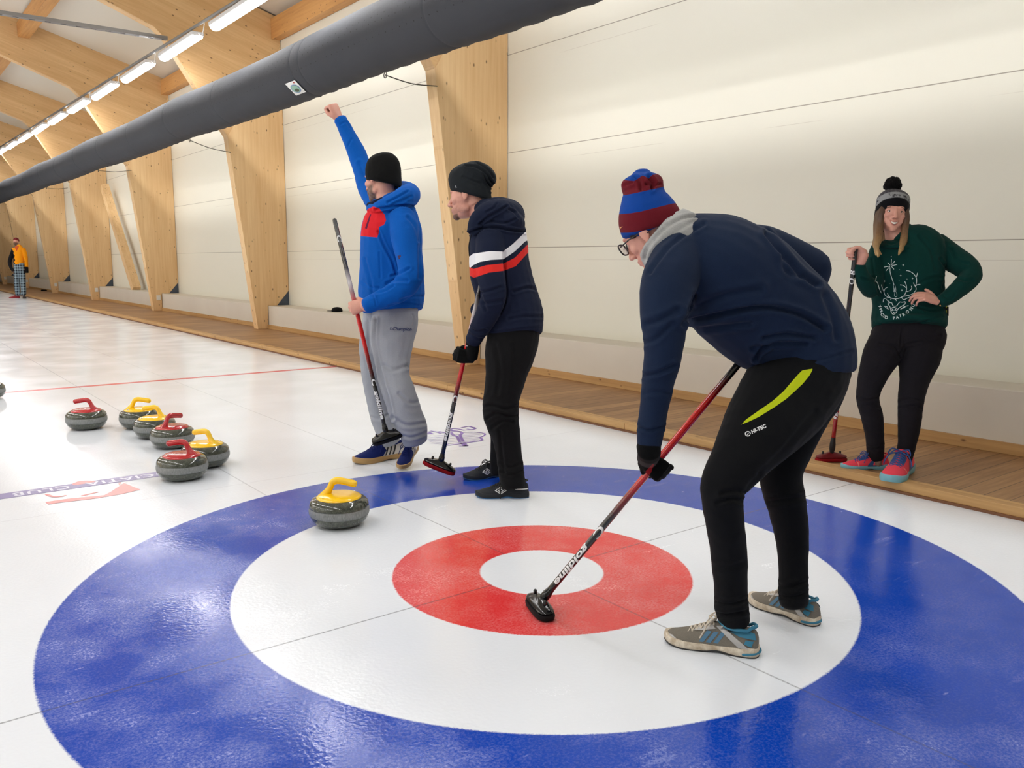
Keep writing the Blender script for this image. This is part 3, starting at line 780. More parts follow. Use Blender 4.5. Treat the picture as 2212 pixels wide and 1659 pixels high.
FSEG = [(.042, .026, .022), (.046, .029, .023), (.043, .027, .022), (.034, .021, .019)]
def hand(mb, wrist, d, n, side, curl=(70, 85, 55), spread=3, thumb='wrap', k=1.0, fr=.0088, curls=None):
    """side +1 right hand, -1 left. d wrist to knuckles, n the way the palm faces"""
    d = unit(d); n = unit(np.array(n)-d*(np.array(n)@d)); l = np.cross(d, n)*side       # l points to the thumb side
    W_ = np.array(wrist, float); q = lambda a, b, c: W_+k*(a*d+b*l+c*n)
    ax = np.array([l, d, n])
    # palm
    rows = [(0, 0, 0, .026, .018), (.022, 0, 0, .031, .018), (.050, 0, -.001, .038, .017), (.078, -.001, -.002, .040, .0145), (.092, -.001, -.002, .037, .012)]
    rings = []
    for a, b, c, rw, rt in interp(rows, 3):
        rings.append([q(a, b+rw*math.cos(t_)*abs(math.cos(t_))**-.25 if abs(math.cos(t_)) > 1e-6 else b, c+rt*math.sin(t_)) for t_ in [2*math.pi*j/20 for j in range(20)]])
    mb.loft(rings, True)
    mb.ball(q(.030, .024, .010), np.array((.016, .030, .015))*k, ax, 14)   # thumb mount
    for i in range(4):
        b0 = .0285-.019*i; base = q(.088-(.004, 0, .003, .010)[i], b0, -.001); cc = curls[i] if curls else curl; ang = 0; p_ = base; pts = [q(.06, b0*.9, -.001), base]
        sp = math.radians(spread*(1.5-i)); dd = d*math.cos(sp)+l*math.sin(sp)
        for j in range(3):
            ang += math.radians(cc[j]); dv = dd*math.cos(ang)+n*math.sin(ang); p_ = p_+dv*FSEG[i][j]*k*(.93 if cc[0] > 60 else 1); pts.append(p_)
        r0 = fr*k*(1.0, 1.04, 1.0, .88)[i]; sm = [pts[0]]+list(smooth_line(pts[1:], 3)); m_ = len(sm)
        mb.tube(sm, [r0*1.12-(r0*.30)*j/(m_-1) for j in range(m_)], 12)
    if thumb == 'wrap': T = [q(.022, .026, .012), q(.045, .044, .026), q(.072, .038, .046), q(.080, .016, .052)]
    elif thumb == 'fist': T = [q(.022, .026, .010), q(.050, .040, .024), q(.074, .026, .040), q(.078, .004, .044)]
    elif thumb == 'back': T = [q(.020, .026, .004), q(.040, .048, .002), q(.060, .066, .004), q(.078, .078, .008)]
    else: T = [q(.022, .026, .008), q(.048, .050, .014), q(.076, .062, .022), q(.098, .062, .026)]
    T = smooth_line(T, 4); m_ = len(T); mb.tube(T, [(.0125-.0035*j/(m_-1))*k for j in range(m_)], 12)
def grip(C, L, fore, side, k=1.0, off=.027, along=.062):
    """wrist, direction and palm normal of a hand whose fingers close round a rod at C; L runs to the thumb side"""
    L = unit(L); d = unit(np.array(fore)-L*(np.array(fore)@L)); n = np.cross(L, d)*side
    return np.array(C)-n*off*k-d*along*k-0*L, d, n

def shoe(parent, heel, toe, cols, up=(0, 0, 1), k=1.0, name='shoe', laces=None, wide=1.0, side_poly=(), pitch=0):
    heel = np.array(heel, float); toe = np.array(toe, float); x_ = unit(toe-heel); z_ = unit(np.array(up)-x_*(np.array(up)@x_)); y_ = np.cross(z_, x_)
    L = np.linalg.norm(toe-heel); s = L/.30
    Q = lambda a, b, c: heel+x_*a*s+y_*b*s+z_*c*s
    st = [(.004, .020, .060, .020), (.012, .029, .080, .018), (.035, .0345, .088, .018), (.07, .036, .083, .018), (.105, .0365, .084, .018), (.135, .038, .092, .018), (.165, .041, .082, .018), (.20, .045, .066, .018), (.235, .0465, .054, .018), (.265, .042, .045, .018), (.285, .032, .038, .019), (.297, .016, .031, .021)]
    rings = []; n = 32
    for a, w, h, z0 in interp(st, 3):
        ring = []
        for j in range(n):
            t_ = 2*math.pi*j/n; c, sn = math.cos(t_), math.sin(t_)
            yy = w*wide*np.sign(c)*abs(c)**.8*(1 if sn < 0 else (1-.35*sn**2)); zz = z0 if sn < 0 else z0+(h-z0)*sn**.85
            if sn < 0: yy = w*wide*np.sign(c)*abs(c)**.45
            ring.append(Q(a, yy, zz-(0 if sn >= 0 else .006*(-sn))))
        rings.append(ring)
    b = MB(); b.loft(rings, True); up_me = b.mesh('u'); bv = BVHTree.FromPolygons([Vector(c) for c in co_of(up_me)], [tuple(p_.vertices) for p_ in up_me.polygons])
    sh = mbput(b, name, cols['upper'], parent, sharp=70)
    # sole
    out = [(0, .0), (.002, .016), (.012, .030), (.04, .0375), (.09, .0375), (.13, .038), (.17, .043), (.21, .0485), (.245, .049), (.275, .040), (.293, .024), (.302, .008)]
    ol = interp([(a, w, 0) for a, w in out], 3); loop = [(q[0], q[1]*wide) for q in ol]+[(q[0], -q[1]*wide) for q in ol[::-1][:-1]]
    ts = lambda a: (.009*max(0, (a-.22)/.08)**2)      # toe spring
    arch = lambda a: .007*math.exp(-((a-.125)/.028)**2)
    b = MB(); rr = []
    for zz, gr, lo in ((0, -.004, 1), (.004, 0, 1), (.014, .002, .4), (.024, .0005, 0), (.027, -.003, 0)):
        cx_ = .15; rr.append([Q(cx_+(a-cx_)*(1+gr*4), w*(1+gr*14), zz+ts(a)+arch(a)*lo+(.006 if zz > .02 and a < .05 else 0)) for a, w in loop])
    b.loft(rr, True); mbput(b, 'sole', cols['sole'], sh, sharp=40)
    if 'outsole' in cols:
        b = MB(); rr = []
        for zz in (-.0005, .0045): rr.append([Q(.15+(a-.15)*1.004, w*1.01, zz+ts(a)+arch(a)) for a, w in loop])
        b.loft(rr, True); mbput(b, 'outsole', cols['outsole'], sh, sharp=40)
    # collar
    b = MB(); ring = []
    for j in range(21):
        t_ = 2*math.pi*j/20; a = .070+.058*math.cos(t_); w = .030*wide*math.sin(t_); ring.append(Q(a, w, .086+(.010 if a < .03 else 0)+.014*max(0, (a-.1)/.03)))
    b.tube(ring, .0055*s, 8); mbput(b, 'collar', cols.get('collar', cols['upper']), sh)
    # laces
    if laces:
        b = MB()
        for j in range(6):
            a0 = .142+.0135*j; h0 = .092-.0062*j; w0 = .017+.0008*j
            for sg in (-1, 1):
                b.tube([Q(a0, sg*w0, h0-.006), Q(a0+.006, 0, h0+.0015), Q(a0+.013, -sg*w0, h0-.011)], .0028*s, 6)
        for sg in (-1, 1):
            b.tube(smooth_line([Q(.138, 0, .098), Q(.145, sg*.03, .108), Q(.165, sg*.040, .088), Q(.155, sg*.02, .092), Q(.140, 0, .097)], 4), .0026*s, 6)
            b.tube(smooth_line([Q(.138, 0, .098), Q(.15, sg*.02, .103), Q(.17, sg*.045, .070), Q(.18, sg*.05, .05)], 4), .0024*s, 6)
        mbput(b, 'laces', laces, sh)
    # side panels: (material, polygon (x, z), side sign)
    for pi_, (nm, mt, poly, sg) in enumerate(side_poly):
        sgs = (1, -1) if sg == 0 else (sg,)
        for s2 in sgs:
            v2, f2 = subdiv2([(p_[0], p_[1], 0) for p_ in poly] if not isinstance(poly, tuple) or not isinstance(poly[0], list) else [(p_[0], p_[1], 0) for p_ in poly[0]], [tuple(range(len(poly)))] if not (isinstance(poly, tuple) and isinstance(poly[0], list)) else poly[1], .010)
            vv = []; ok = []
            for q in v2:
                o_ = Q(q[0], s2*.2, q[1]); h = bv.ray_cast(Vector(o_), Vector(-y_*s2)); ok.append(h[0] is not None); vv.append(np.array(h[0])+y_*s2*(.0010+.0007*pi_) if h[0] is not None else o_)
            fs = [q for q in f2 if all(ok[i] for i in q)]
            if fs:
                b = MB(); b.add(vv, fs); me = b.mesh(nm); finish(me, nm, mt, sh)
    return sh, Q

# ---- cloth, skin
def cloth(name, color, rough=.85, grain=420, var=.12, sheen=.04, knit=0):
    t = NT(name, rough); c = t.coord(); n_ = t.noise(c, grain, 2, .6); n2 = t.noise(c, 14, 2)
    f = t.math('ADD', t.math('MULTIPLY', n_, .7), t.math('MULTIPLY', n2, .3))
    dk = tuple(q*(1-var*1.6) for q in color[:3])+(1,); lt = tuple(min(1, q*(1+var)) for q in color[:3])+(1,)
    t.base(t.mix(f, dk, lt)); t.b.inputs['Sheen Weight'].default_value = sheen; t.b.inputs['Sheen Roughness'].default_value = .5; t.b.inputs['Specular IOR Level'].default_value = .12
    t.bump(n_, .35, .0012); return t
def add_masks(t, layers):
    """layers: (attribute, colour) painted by thresholding a sewn-in distance field"""
    src = t.b.inputs['Base Color'].links[0].from_socket
    for nm, colr in layers:
        m_ = t.rng(t.attr(nm), -.25, .25, 0, 1); src = t.mix(m_, src, colr)
    t.base(src); return t
t = NT('skin', .5); c = t.coord(); n_ = t.noise(c, 22, 3); n2 = t.noise(c, 300, 2)
SKC = t.mix(n_, srgb(222, 168, 148), srgb(206, 140, 122)); hair = t.rng(t.math('ADD', t.attr('beard'), t.math('MULTIPLY', t.math('SUBTRACT', n2, .5), .25)), -.1, .35, 0, 1)
t.base(t.mix(t.math('MULTIPLY', hair, .88), SKC, srgb(82, 58, 44))); t.bump(n2, .15, .001)
t.b.inputs['Subsurface Weight'].default_value = .08; t.b.inputs['Subsurface Radius'].default_value = (.012, .005, .003); t.b.inputs['Subsurface Scale'].default_value = .6
SKIN = t.m
t2 = NT('skin_fair', .45); c = t2.coord(); n_ = t2.noise(c, 22, 3)
t2.base(t2.mix(n_, srgb(226, 172, 152), srgb(210, 146, 128))); t2.b.inputs['Subsurface Weight'].default_value = .08; t2.b.inputs['Subsurface Radius'].default_value = (.012, .005, .003); t2.b.inputs['Subsurface Scale'].default_value = .6
SKINF = t2.m

# ---- curling brooms
def broom_mat(name, stops):
    t = NT(name, .14); z = t.sep(t.coord())[2]; f = t.rng(z, 0, 1.35)
    t.base(t.ramp(f, [(a/1.35, b_) for a, b_ in stops])); t.b.inputs['Coat Weight'].default_value = .6; t.b.inputs['Coat Roughness'].default_value = .06
    return t.m
BLK = srgb(18, 18, 20); RD_ = srgb(196, 12, 18); SIL = srgb(190, 184, 186)
PLBLK = plain('gloss_black_plastic', srgb(14, 14, 16), .15); WPRINT = plain('white_print', srgb(232, 232, 232), .45); PADR = cloth('pad_red', srgb(140, 12, 22), .7, 500).m; PADB = cloth('pad_black', srgb(22, 22, 24), .7, 500).m
def broom(name_label, foot, top, head_dir, sm, pad, texts=(), head_up=None, shells=PLBLK, ferr=PLBLK, ferr_len=.52):
    foot = np.array(foot, float); top = np.array(top, float); A = unit(top-foot); L = np.linalg.norm(top-foot)
    toc = unit(CAM-(foot+top)/2); e1 = unit(toc-A*(toc@A)); e2 = np.cross(A, e1)      # e1 faces the camera
    Mx = Matrix(((e2[0], e1[0], A[0], foot[0]), (e2[1], e1[1], A[1], foot[1]), (e2[2], e1[2], A[2], foot[2]), (0, 0, 0, 1)))
    if np.linalg.det(np.array(Mx)[:3, :3]) < 0: Mx = Matrix(((-e2[0], e1[0], A[0], foot[0]), (-e2[1], e1[1], A[1], foot[1]), (-e2[2], e1[2], A[2], foot[2]), (0, 0, 0, 1)))
    root = empty('curling_broom'); root.matrix_world = Mx
    ML = np.array(Mx.inverted())
    b = MB(); b.tube([(0, 0, .04), (0, 0, L*.5), (0, 0, L)], .0128, 20); shaft = b.build('shaft', sm, root)
    b = MB(); fk = ferr_len; b.lathe([(.008, .0), (.011, .015*fk), (.0135, .03*fk), (.0175, .05*fk), (.0175, .085*fk), (.0145, .105*fk), (.0128, .13*fk)], 24); b.build('ferrule', ferr, root)
    # head, built in world axes then brought into the broom's own frame
    hd = unit(head_dir); hu = unit(head_up if head_up is not None else np.array([0, 0, 1.0])); hu = unit(hu-hd*(hu@hd)); hw = np.cross(hd, hu)
    def Hh(a, b_, c):
        w_ = foot+hd*a+hw*b_+hu*c; q = ML@np.array([*w_, 1]); return q[:3]
    def slab(prof, mat, nm, par):
        b = MB(); rings = []
        for la, wa, zz in prof:
            rings.append([Hh(la*np.sign(math.cos(t_))*abs(math.cos(t_))**.55, wa*np.sign(math.sin(t_))*abs(math.sin(t_))**.7, zz) for t_ in [2*math.pi*j/40 for j in range(40)]])
        b.loft(rings, True); return b.build(nm, mat, par, sharp=45)
    body = slab([(.092, .030, -.012), (.098, .034, -.004), (.094, .031, .002), (.070, .022, .012), (.035, .016, .020), (.018, .012, .026)], shells, 'head_shell', root)
    slab([(.090, .030, -.034), (.098, .036, -.030), (.100, .038, -.020), (.096, .035, -.012)], pad, 'brush_pad', root)
    b = MB()
    for sg in (-1, 1): b.tube([Hh(sg*.055, 0, .005), Hh(sg*.055, 0, .024)], .007, 10)
    b.build('pad_screw', ferr, body)
    for tx, size, z0, colr, dr, *st_ in texts:
        sx_ = st_[0] if st_ else 1.0
        v, f = text_mesh(tx, size, .0012, .15); v, f = subdiv2(v, f, .005); b = MB(); R_ = .0134
        b.add([(-dr*R_*math.sin(q[1]/R_), R_*math.cos(q[1]/R_), z0-dr*q[0]*sx_) for q in v], f); b.build('lettering', colr, shaft, smooth=False, fix=False)
    tag(root, name_label, 'broom', 'curling brooms held by the players'); return root
# ================================================================ people
def new_person(base, label):
    global ORG
    ORG = tuple(float(c) for c in base)
    o = bpy.data.objects.new('person', None)
    return label
def body_mesh(mb, label, voxel=.0038, head=None, beard=None, mat=None):
    """the continuous body; it is the person object itself"""
    me = fuse(mb, voxel, 5, .5)
    a = co_of(me); val = np.full(len(a), -1.0)
    if beard is not None and head is not None: val = beard(head.loc(a))
    put_attr(me, 'beard', val)
    me.transform(Matrix.Translation(-Vector(ORG)))
    me.materials.append(mat or SKIN); me.polygons.foreach_set('use_smooth', [True]*len(me.polygons))
    o = obj_of('person', me); o.location = ORG; tag(o, label, 'person'); return o
def garment(name, sts, mat, parent, voxel=.006, smooth=5, amp=.003, freq=9, folds=(), masks=(), extra=None, seed=0, cuts=()):
    mb = MB()
    for s in sts: limb(mb, s)
    if extra: extra(mb)
    me = fuse(mb, voxel, smooth); wrinkle(me, amp, freq, folds, seed=seed)
    a = co_of(me); u, v, z = PIX(a); n = no_of(me); face = np.einsum('ij,ij->i', n, CAM-a)
    for nm, poly, mode in masks:
        d = poly_mask(u, v, poly)
        if mode == 'front': d = np.where(face > 0, d, -9)
        put_attr(me, nm, d)
    bv = bvh_of(me)
    return finish(me, name, mat, parent), bv
def body_limbs(mb, sts, k=.74):
    for s in sts: limb(mb, [list(q[:3])+[q[3]*k]+([q[4]*k] if len(q) > 4 and q[4] else []) for q in s], 16, 3)

# ---------------------------------------------------------------- the man in blue pointing up
def blue_man():
    global ORG
    ORG = tuple(G(850, 1000)*np.array([1, 1, 0]))
    torso = [(838, 436, 5.26, 30, .10), (845, 452, 5.26, 50, .15), (846, 490, 5.27, 64, .21), (845, 540, 5.27, 66, .19), (846, 590, 5.27, 68, .185), (846, 632, 5.27, 71, .195), (848, 666, 5.27, 66, .20)]
    armL = [(868, 470, 5.12, 30), (876, 515, 5.06, 30), (884, 560, 5.02, 27), (886, 602, 4.99, 27), (858, 630, 4.97, 24), (822, 648, 4.96, 20), (792, 661, 4.95, 17)]
    armR = [(822, 440, 5.36, 30), (800, 405, 5.44, 27), (784, 365, 5.48, 21), (768, 325, 5.50, 19), (750, 287, 5.50, 16), (735, 258, 5.49, 14)]
    legF = [(824, 660, 5.34, 36, .12), (806, 730, 5.38, 28), (805, 800, 5.40, 25), (819, 880, 5.42, 23), (834, 930, 5.40, 22), (844, 952, 5.38, 20)]
    legN = [(856, 655, 5.26, 46, .14), (853, 695, 5.22, 50, .14), (848, 738, 5.18, 45, .13), (848, 800, 5.12, 35), (862, 850, 5.08, 35), (876, 890, 5.07, 34), (890, 925, 5.08, 32), (897, 950, 5.10, 27)]
    hd = Head(P(824, 387, 5.26), cv(-.80, -.10, .60), cv(.02, 1, .05), 1.12)
    b = MB(); hd.build(b); body_limbs(b, [torso, armL, armR, legF, legN])
    b.tube([hd.w(0, -.02, -.03), P(832, 420, 5.26), P(838, 450, 5.26)], [.064, .062, .066], 20)
    # fist thrust up
    hw = P(733, 256, 5.49); hand(b, hw, P(717, 226, 5.48)-hw, cv(-.55, -.35, .6), 1, (82, 92, 62), 2, 'fist', 1.08)
    # near hand round the shaft
    top = P(723, 476, 5.02); foot = P(835, 940, 5.04); A = unit(foot-top); C = top+(foot-top)*.405
    wr, d_, n_ = grip(C, -A, cv(-1, .06, .10), -1, 1.08, off=.024, along=.070)
    hand(b, wr, d_, n_, -1, (62, 80, 55), 2, 'wrap', 1.08)
    limb3(b, [[*P(792, 661, 4.95), .034, .034], [*(wr+d_*.01), .029, .029]])
    def beard(q):
        x, y, z = q.T
        return np.where((z < -.028) & (z > -.13) & (y > -.005) & (y > .03-.9*(z+.03)*0-.03), np.minimum((-.035-z)*30, (y-.008)*30), -1)
    man = body_mesh(b, 'man in a blue hooded top and grey sweatpants with one fist raised', head=hd, beard=beard)
    BLUE = cloth('blue_fleece', srgb(8, 90, 182), .9, 300, .14); REDC = srgb(214, 36, 46)
    add_masks(BLUE, [('red_chest', REDC), ('dark_logo', srgb(90, 20, 60))])
    def hood(mb):
        limb(mb, [(806, 452, 5.14, 10), (826, 444, 5.10, 14), (850, 436, 5.10, 19), (874, 426, 5.14, 23), (884, 420, 5.26, 24), (868, 412, 5.38, 20), (846, 420, 5.42, 16)])
        limb(mb, [(800, 452, 5.18, 10), (812, 446, 5.16, 12), (816, 440, 5.36, 14)])
    hoodie, bv = garment('hoodie', [torso, armL, armR], BLUE.m, man, folds=[
        ([(812, 452), (840, 447), (872, 443), (897, 446)], 2.2, .013), ([(838, 437), (862, 425), (880, 414)], 2, .008), ([(846, 442), (868, 434), (888, 424)], 2, .006), ([(880, 470), (896, 490), (904, 520)], 3, .006),
        ([(818, 500), (830, 530), (846, 560), (856, 590)], 2.4, .010), ([(905, 470), (907, 540), (906, 600)], 3, .008), ([(846, 596), (862, 592), (884, 580)], 2.5, .008), ([(836, 612), (856, 606), (880, 606)], 3, .008), ([(812, 634), (832, 628), (850, 618)], 2.2, .006),
        ([(788, 560), (800, 600), (806, 640)], 3, .006), ([(820, 545), (822, 600)], 2, .004), ([(784, 610), (800, 620), (818, 622)], 2.5, .005), ([(865, 648), (890, 640), (915, 640)], 2.5, .005), ([(840, 660), (870, 655), (912, 662)], 2, .004), ([(737, 268), (748, 264), (756, 276)], 2, .004), ([(760, 300), (752, 316)], 2, .004), ([(786, 380), (776, 352)], 3, .005), ([(808, 640), (813, 660)], 1.6, .004)],
        masks=[('red_chest', [(781, 492), (786, 470), (794, 452), (806, 446), (819, 450), (831, 464), (834, 476), (829, 486), (819, 490), (818, 504), (815, 513), (779, 510)], 'front'),
               ('dark_logo', [(799, 463), (802, 463), (793, 494), (788, 494)], 'front')], extra=hood, amp=.0035, freq=8, voxel=.0055)
    # dark collar lining and mark on the sleeve
    b = MB(); limb(b, [(797, 443, 5.20, 6), (812, 437, 5.12, 6), (826, 430, 5.12, 5)]); me = fuse(b, .005, 3); finish(me, 'collar_lining', cloth('lining', srgb(18, 26, 50)).m, hoodie)
    v, f = lines_px([[(859, 554), (866, 553)], [(861, 556), (864, 559)]], 3.2); decal('sleeve_mark', v, f, bv, plain('mark_dark', srgb(60, 26, 60), .8), hoodie)
    GREY = cloth('grey_fleece', srgb(160, 164, 172), .95, 260, .12)
    pants, bvp = garment('sweatpants', [legF, legN], GREY.m, man, folds=[([(812, 690), (810, 740), (822, 800), (836, 850), (850, 905)], 2.6, .013), ([(890, 680), (893, 692), (890, 706)], 1.6, .005), ([(905, 700), (890, 745), (880, 790)], 4, .006),
        ([(830, 790), (850, 800), (880, 790)], 4, .006), ([(862, 850), (885, 870), (905, 868)], 3, .005), ([(850, 900), (875, 918), (915, 915)], 3.5, .006), ([(858, 935), (885, 945), (920, 935)], 3, .006), ([(800, 900), (820, 905), (840, 895)], 3, .005), ([(812, 940), (840, 950), (866, 944)], 3, .006), ([(795, 690), (799, 760)], 3, .004)], amp=.005, freq=7, voxel=.006)
    v, f = text_px('Champion', 10, (868, 711), -2, .2, .3); NV = plain('print_navy', srgb(40, 50, 100), .7); decal('logo', v, f, bvp, NV, pants); v, f = lines_px([[(847, 710), (844, 707.5), (843, 711.5), (847, 712.5)]], 1.1); decal('logo', v, f, bvp, NV, pants)
    # beanie
    b = MB(); hd.rings(b, [(-.016, -.030, .088, .099, 18), (-.016, -.014, .095, .106, 18), (-.016, .026, .093, .107, 15), (-.018, .075, .086, .102, 8), (-.020, .105, .074, .088, 4), (-.020, .128, .052, .060, 0), (-.020, .139, .022, .026, 0)])
    me = fuse(b, .005, 4); wrinkle(me, .002, 14); t = cloth('beanie_black', srgb(20, 20, 20), .95, 500, .3); finish(me, 'beanie', t.m, man)
    # shoes
    NAVY = cloth('shoe_navy', srgb(22, 34, 92), .8, 500).m; SUEDE = cloth('shoe_white', srgb(214, 208, 202), .7, 400).m; GUM = plain('gum_sole', srgb(176, 140, 88), .5); BK = plain('stripe_black', srgb(24, 24, 30), .6)
    cols = dict(upper=NAVY, sole=GUM, collar=NAVY)
    whitep = [(.005, .030), (.13, .026), (.158, .030), (.135, .052), (.145, .070), (.118, .078), (.105, .072), (.07, .070), (.03, .078), (.006, .062)]
    strp = lambda x: [(x, .028), (x+.010, .028), (x-.012, .068), (x-.022, .068)]
    sp = [('suede_panel', SUEDE, whitep, 0)]+[('stripe', BK, [(x, .029), (x+.009, .029), (x-.014, .069), (x-.023, .069)], 0) for x in (.140, .118, .096)]
    shoe(man, G(878, 984), G(764, 1003), cols, laces=NAVY, side_poly=[(a, m_, [(p_[0], p_[1]+.0) for p_ in pl], s_) for a, m_, pl, s_ in sp])
    toeN = G(866, 1017)+np.array([0, 0, .004]); dirN = unit(np.array([*(G(866, 1016)-G(905, 990))[:2], 0])); heelN = toeN-dirN*.262+np.array([0, 0, .085])
    upN = unit(np.cross(np.cross(toeN-heelN, (0, 0, 1)), toeN-heelN)); shoe(man, heelN, toeN, cols, up=upN, laces=NAVY, side_poly=sp)
    sm = broom_mat('shaft_black_red_black', [(0, BLK), (.34, BLK), (.46, srgb(120, 10, 16)), (.56, RD_), (.80, RD_), (.88, srgb(150, 120, 124)), (.93, SIL), (1.02, srgb(40, 34, 38)), (1.35, BLK)])
    L = np.linalg.norm(foot-top)
    broom('black and red curling broom held off the ice by the man in the blue top', foot, top, cv(.96, .33, -.1), sm, PADB, [('goldline', .033, .185, WPRINT, 1, 1.65), ('C', .042, .325, WPRINT, 1, 1.4), ('C', .040, 1.20, WPRINT, 1, 1.4)], head_up=cv(-.35, .75, -.55))

# ---------------------------------------------------------------- the man in the striped navy hoodie
def navy_man():
    global ORG
    ORG = tuple(G(1085, 1070)*np.array([1, 1, 0]))
    torso = [(1048, 452, 4.80, 26, .10), (1064, 474, 4.78, 50, .15), (1075, 505, 4.77, 61, .20), (1078, 560, 4.76, 65, .19), (1084, 600, 4.75, 66, .18), (1096, 640, 4.75, 65, .175), (1107, 680, 4.74, 66, .18), (1111, 718, 4.73, 61, .185)]
    armL = [(1062, 520, 4.62, 33), (1058, 570, 4.56, 31), (1063, 610, 4.52, 29), (1065, 645, 4.52, 27), (1050, 684, 4.57, 24), (1033, 714, 4.64, 20), (1022, 736, 4.69, 17)]
    armR = [(1060, 520, 4.92, 28), (1046, 580, 4.98, 26), (1050, 640, 4.98, 24), (1040, 672, 4.92, 18), (1030, 668, 4.86, 16)]
    legN = [(1108, 708, 4.73, 52, .15), (1109, 726, 4.72, 56, .16), (1101, 770, 4.66, 53, .13), (1091, 820, 4.62, 43), (1083, 862, 4.59, 38), (1083, 900, 4.58, 38), (1094, 945, 4.58, 31), (1101, 990, 4.57, 27), (1106, 1030, 4.56, 27), (1108, 1046, 4.56, 27)]
    legF = [(1104, 730, 4.84, 45), (1090, 820, 4.86, 34), (1085, 890, 4.88, 30), (1084, 950, 4.90, 25), (1080, 1000, 4.90, 21), (1080, 1018, 4.90, 21)]
    hd = Head(P(1013, 424, 4.80), cv(-.955, -.09, .28), cv(.03, 1, .02), 1.10)
    b = MB(); hd.build(b); body_limbs(b, [torso, armL, armR, legN, legF])
    b.tube([hd.w(0, -.03, -.03), P(1030, 446, 4.80), P(1046, 470, 4.79)], [.062, .060, .066], 20)
    A0 = G(952, 1000); foot = np.array([*P(951, 1003, 4.88)]); foot[2] = max(foot[2], .05); C = P(1004, 768, 4.74); A = unit(C-foot); top = foot+A*1.10
    def beard(q):
        x, y, z = q.T
        g = np.minimum((-.086-z)*60, (y-.055)*60); st_ = np.minimum((-.03-z)*4, (y-.0)*4)-.08
        return np.where(z < -.086, g, np.clip(st_, -1, .06)*(y > 0)-(y <= 0))
    man = body_mesh(b, 'man in a navy hooded top with white and red stripes, looking away', head=hd, beard=beard)
    NAVY = cloth('navy_fleece', srgb(26, 33, 54), .92, 300, .15)
    add_masks(NAVY, [('white_back', srgb(232, 232, 236)), ('red_back', srgb(214, 44, 40)), ('white_sleeve', srgb(236, 236, 240)), ('red_sleeve', srgb(218, 48, 42))])
    def hood(mb):
        limb(mb, [(1024, 500, 4.62, 14), (1030, 478, 4.62, 17), (1050, 464, 4.62, 25), (1078, 460, 4.66, 31), (1098, 466, 4.74, 33), (1102, 462, 4.84, 30), (1084, 448, 4.92, 22), (1060, 446, 4.96, 18)])
        limb(mb, [(1050, 450, 4.70, 12), (1066, 440, 4.74, 13), (1080, 446, 4.78, 14)]); limb(mb, [(1086, 476, 4.62, 18), (1108, 480, 4.66, 22), (1116, 484, 4.78, 18)])
    hoodie, bv = garment('hoodie', [torso, armL, armR], NAVY.m, man, folds=[
        ([(1014, 504), (1040, 493), (1075, 492), (1105, 498), (1132, 500)], 2.4, .014), ([(1036, 484), (1056, 468), (1078, 456), (1094, 446)], 2.2, .009), ([(1062, 478), (1090, 482), (1112, 474)], 2.4, .007), ([(1050, 458), (1066, 450), (1074, 440)], 2, .006), ([(1098, 452), (1110, 458), (1118, 470)], 2, .007),
        ([(1088, 545), (1090, 590), (1093, 640), (1082, 676)], 2.5, .012), ([(1026, 600), (1040, 640), (1050, 670)], 3, .006), ([(1040, 632), (1060, 628), (1082, 620)], 3, .007), ([(1044, 655), (1066, 652), (1088, 648)], 3, .006), ([(1110, 630), (1140, 622), (1160, 626)], 3, .008), ([(1100, 690), (1130, 684), (1170, 684)], 3, .006), ([(1012, 706), (1030, 716), (1050, 712)], 2.2, .007), ([(1066, 716), (1110, 712), (1170, 706)], 1.8, .004), ([(1016, 722), (1032, 730), (1044, 730)], 2, .004)],
        masks=[('white_sleeve', [(1002, 580), (1012, 556), (1022, 548), (1058, 542.5), (1086.5, 543.5), (1087.5, 560), (1060, 561.5), (1036, 566), (1022, 573), (1015, 579)], 'all'), ('white_back', [(1086.5, 543.5), (1108, 527), (1134, 502), (1150, 494), (1152, 514), (1134.5, 521.5), (1112, 543), (1087.5, 560)], 'all'),
               ('red_sleeve', [(1004, 578), (1014, 577), (1023, 581), (1050, 573), (1087, 569), (1088, 585), (1056, 589), (1024, 600), (1012, 594), (1004, 596)], 'all'), ('red_back', [(1087.5, 569.5), (1112, 557), (1139, 529), (1156, 520), (1157, 538), (1140, 546.5), (1114, 575), (1088.5, 585)], 'all')],
        extra=hood, amp=.0035, freq=8, voxel=.0052)
    BLKC = cloth('black_twill', srgb(18, 18, 20), .9, 300, .2)
    garment('trousers', [legN, legF], BLKC.m, man, folds=[([(1046, 880), (1064, 876), (1090, 884), (1118, 878)], 3, .007), ([(1052, 905), (1075, 892), (1096, 900), (1118, 897)], 3, .008), ([(1064, 925), (1085, 910), (1106, 912)], 3, .006), ([(1080, 930), (1084, 980), (1090, 1020)], 3, .006), ([(1085, 1020), (1105, 1026), (1128, 1016)], 2.5, .006), ([(1082, 1000), (1100, 1010), (1125, 1002)], 2.5, .005), ([(1070, 745), (1080, 800), (1074, 850)], 4, .005), ([(1106, 745), (1110, 790), (1104, 840)], 3, .004)], amp=.0045, freq=7, voxel=.006)
    # slouchy beanie
    b = MB(); hd.rings(b, [(-.011, -.004, .090, .108, 21), (-.011, .012, .096, .114, 21), (-.010, .064, .091, .115, 17), (-.034, .098, .092, .121, 21), (-.056, .130, .080, .097, 21), (-.068, .154, .050, .056, 18), (-.064, .168, .018, .022, 15)])
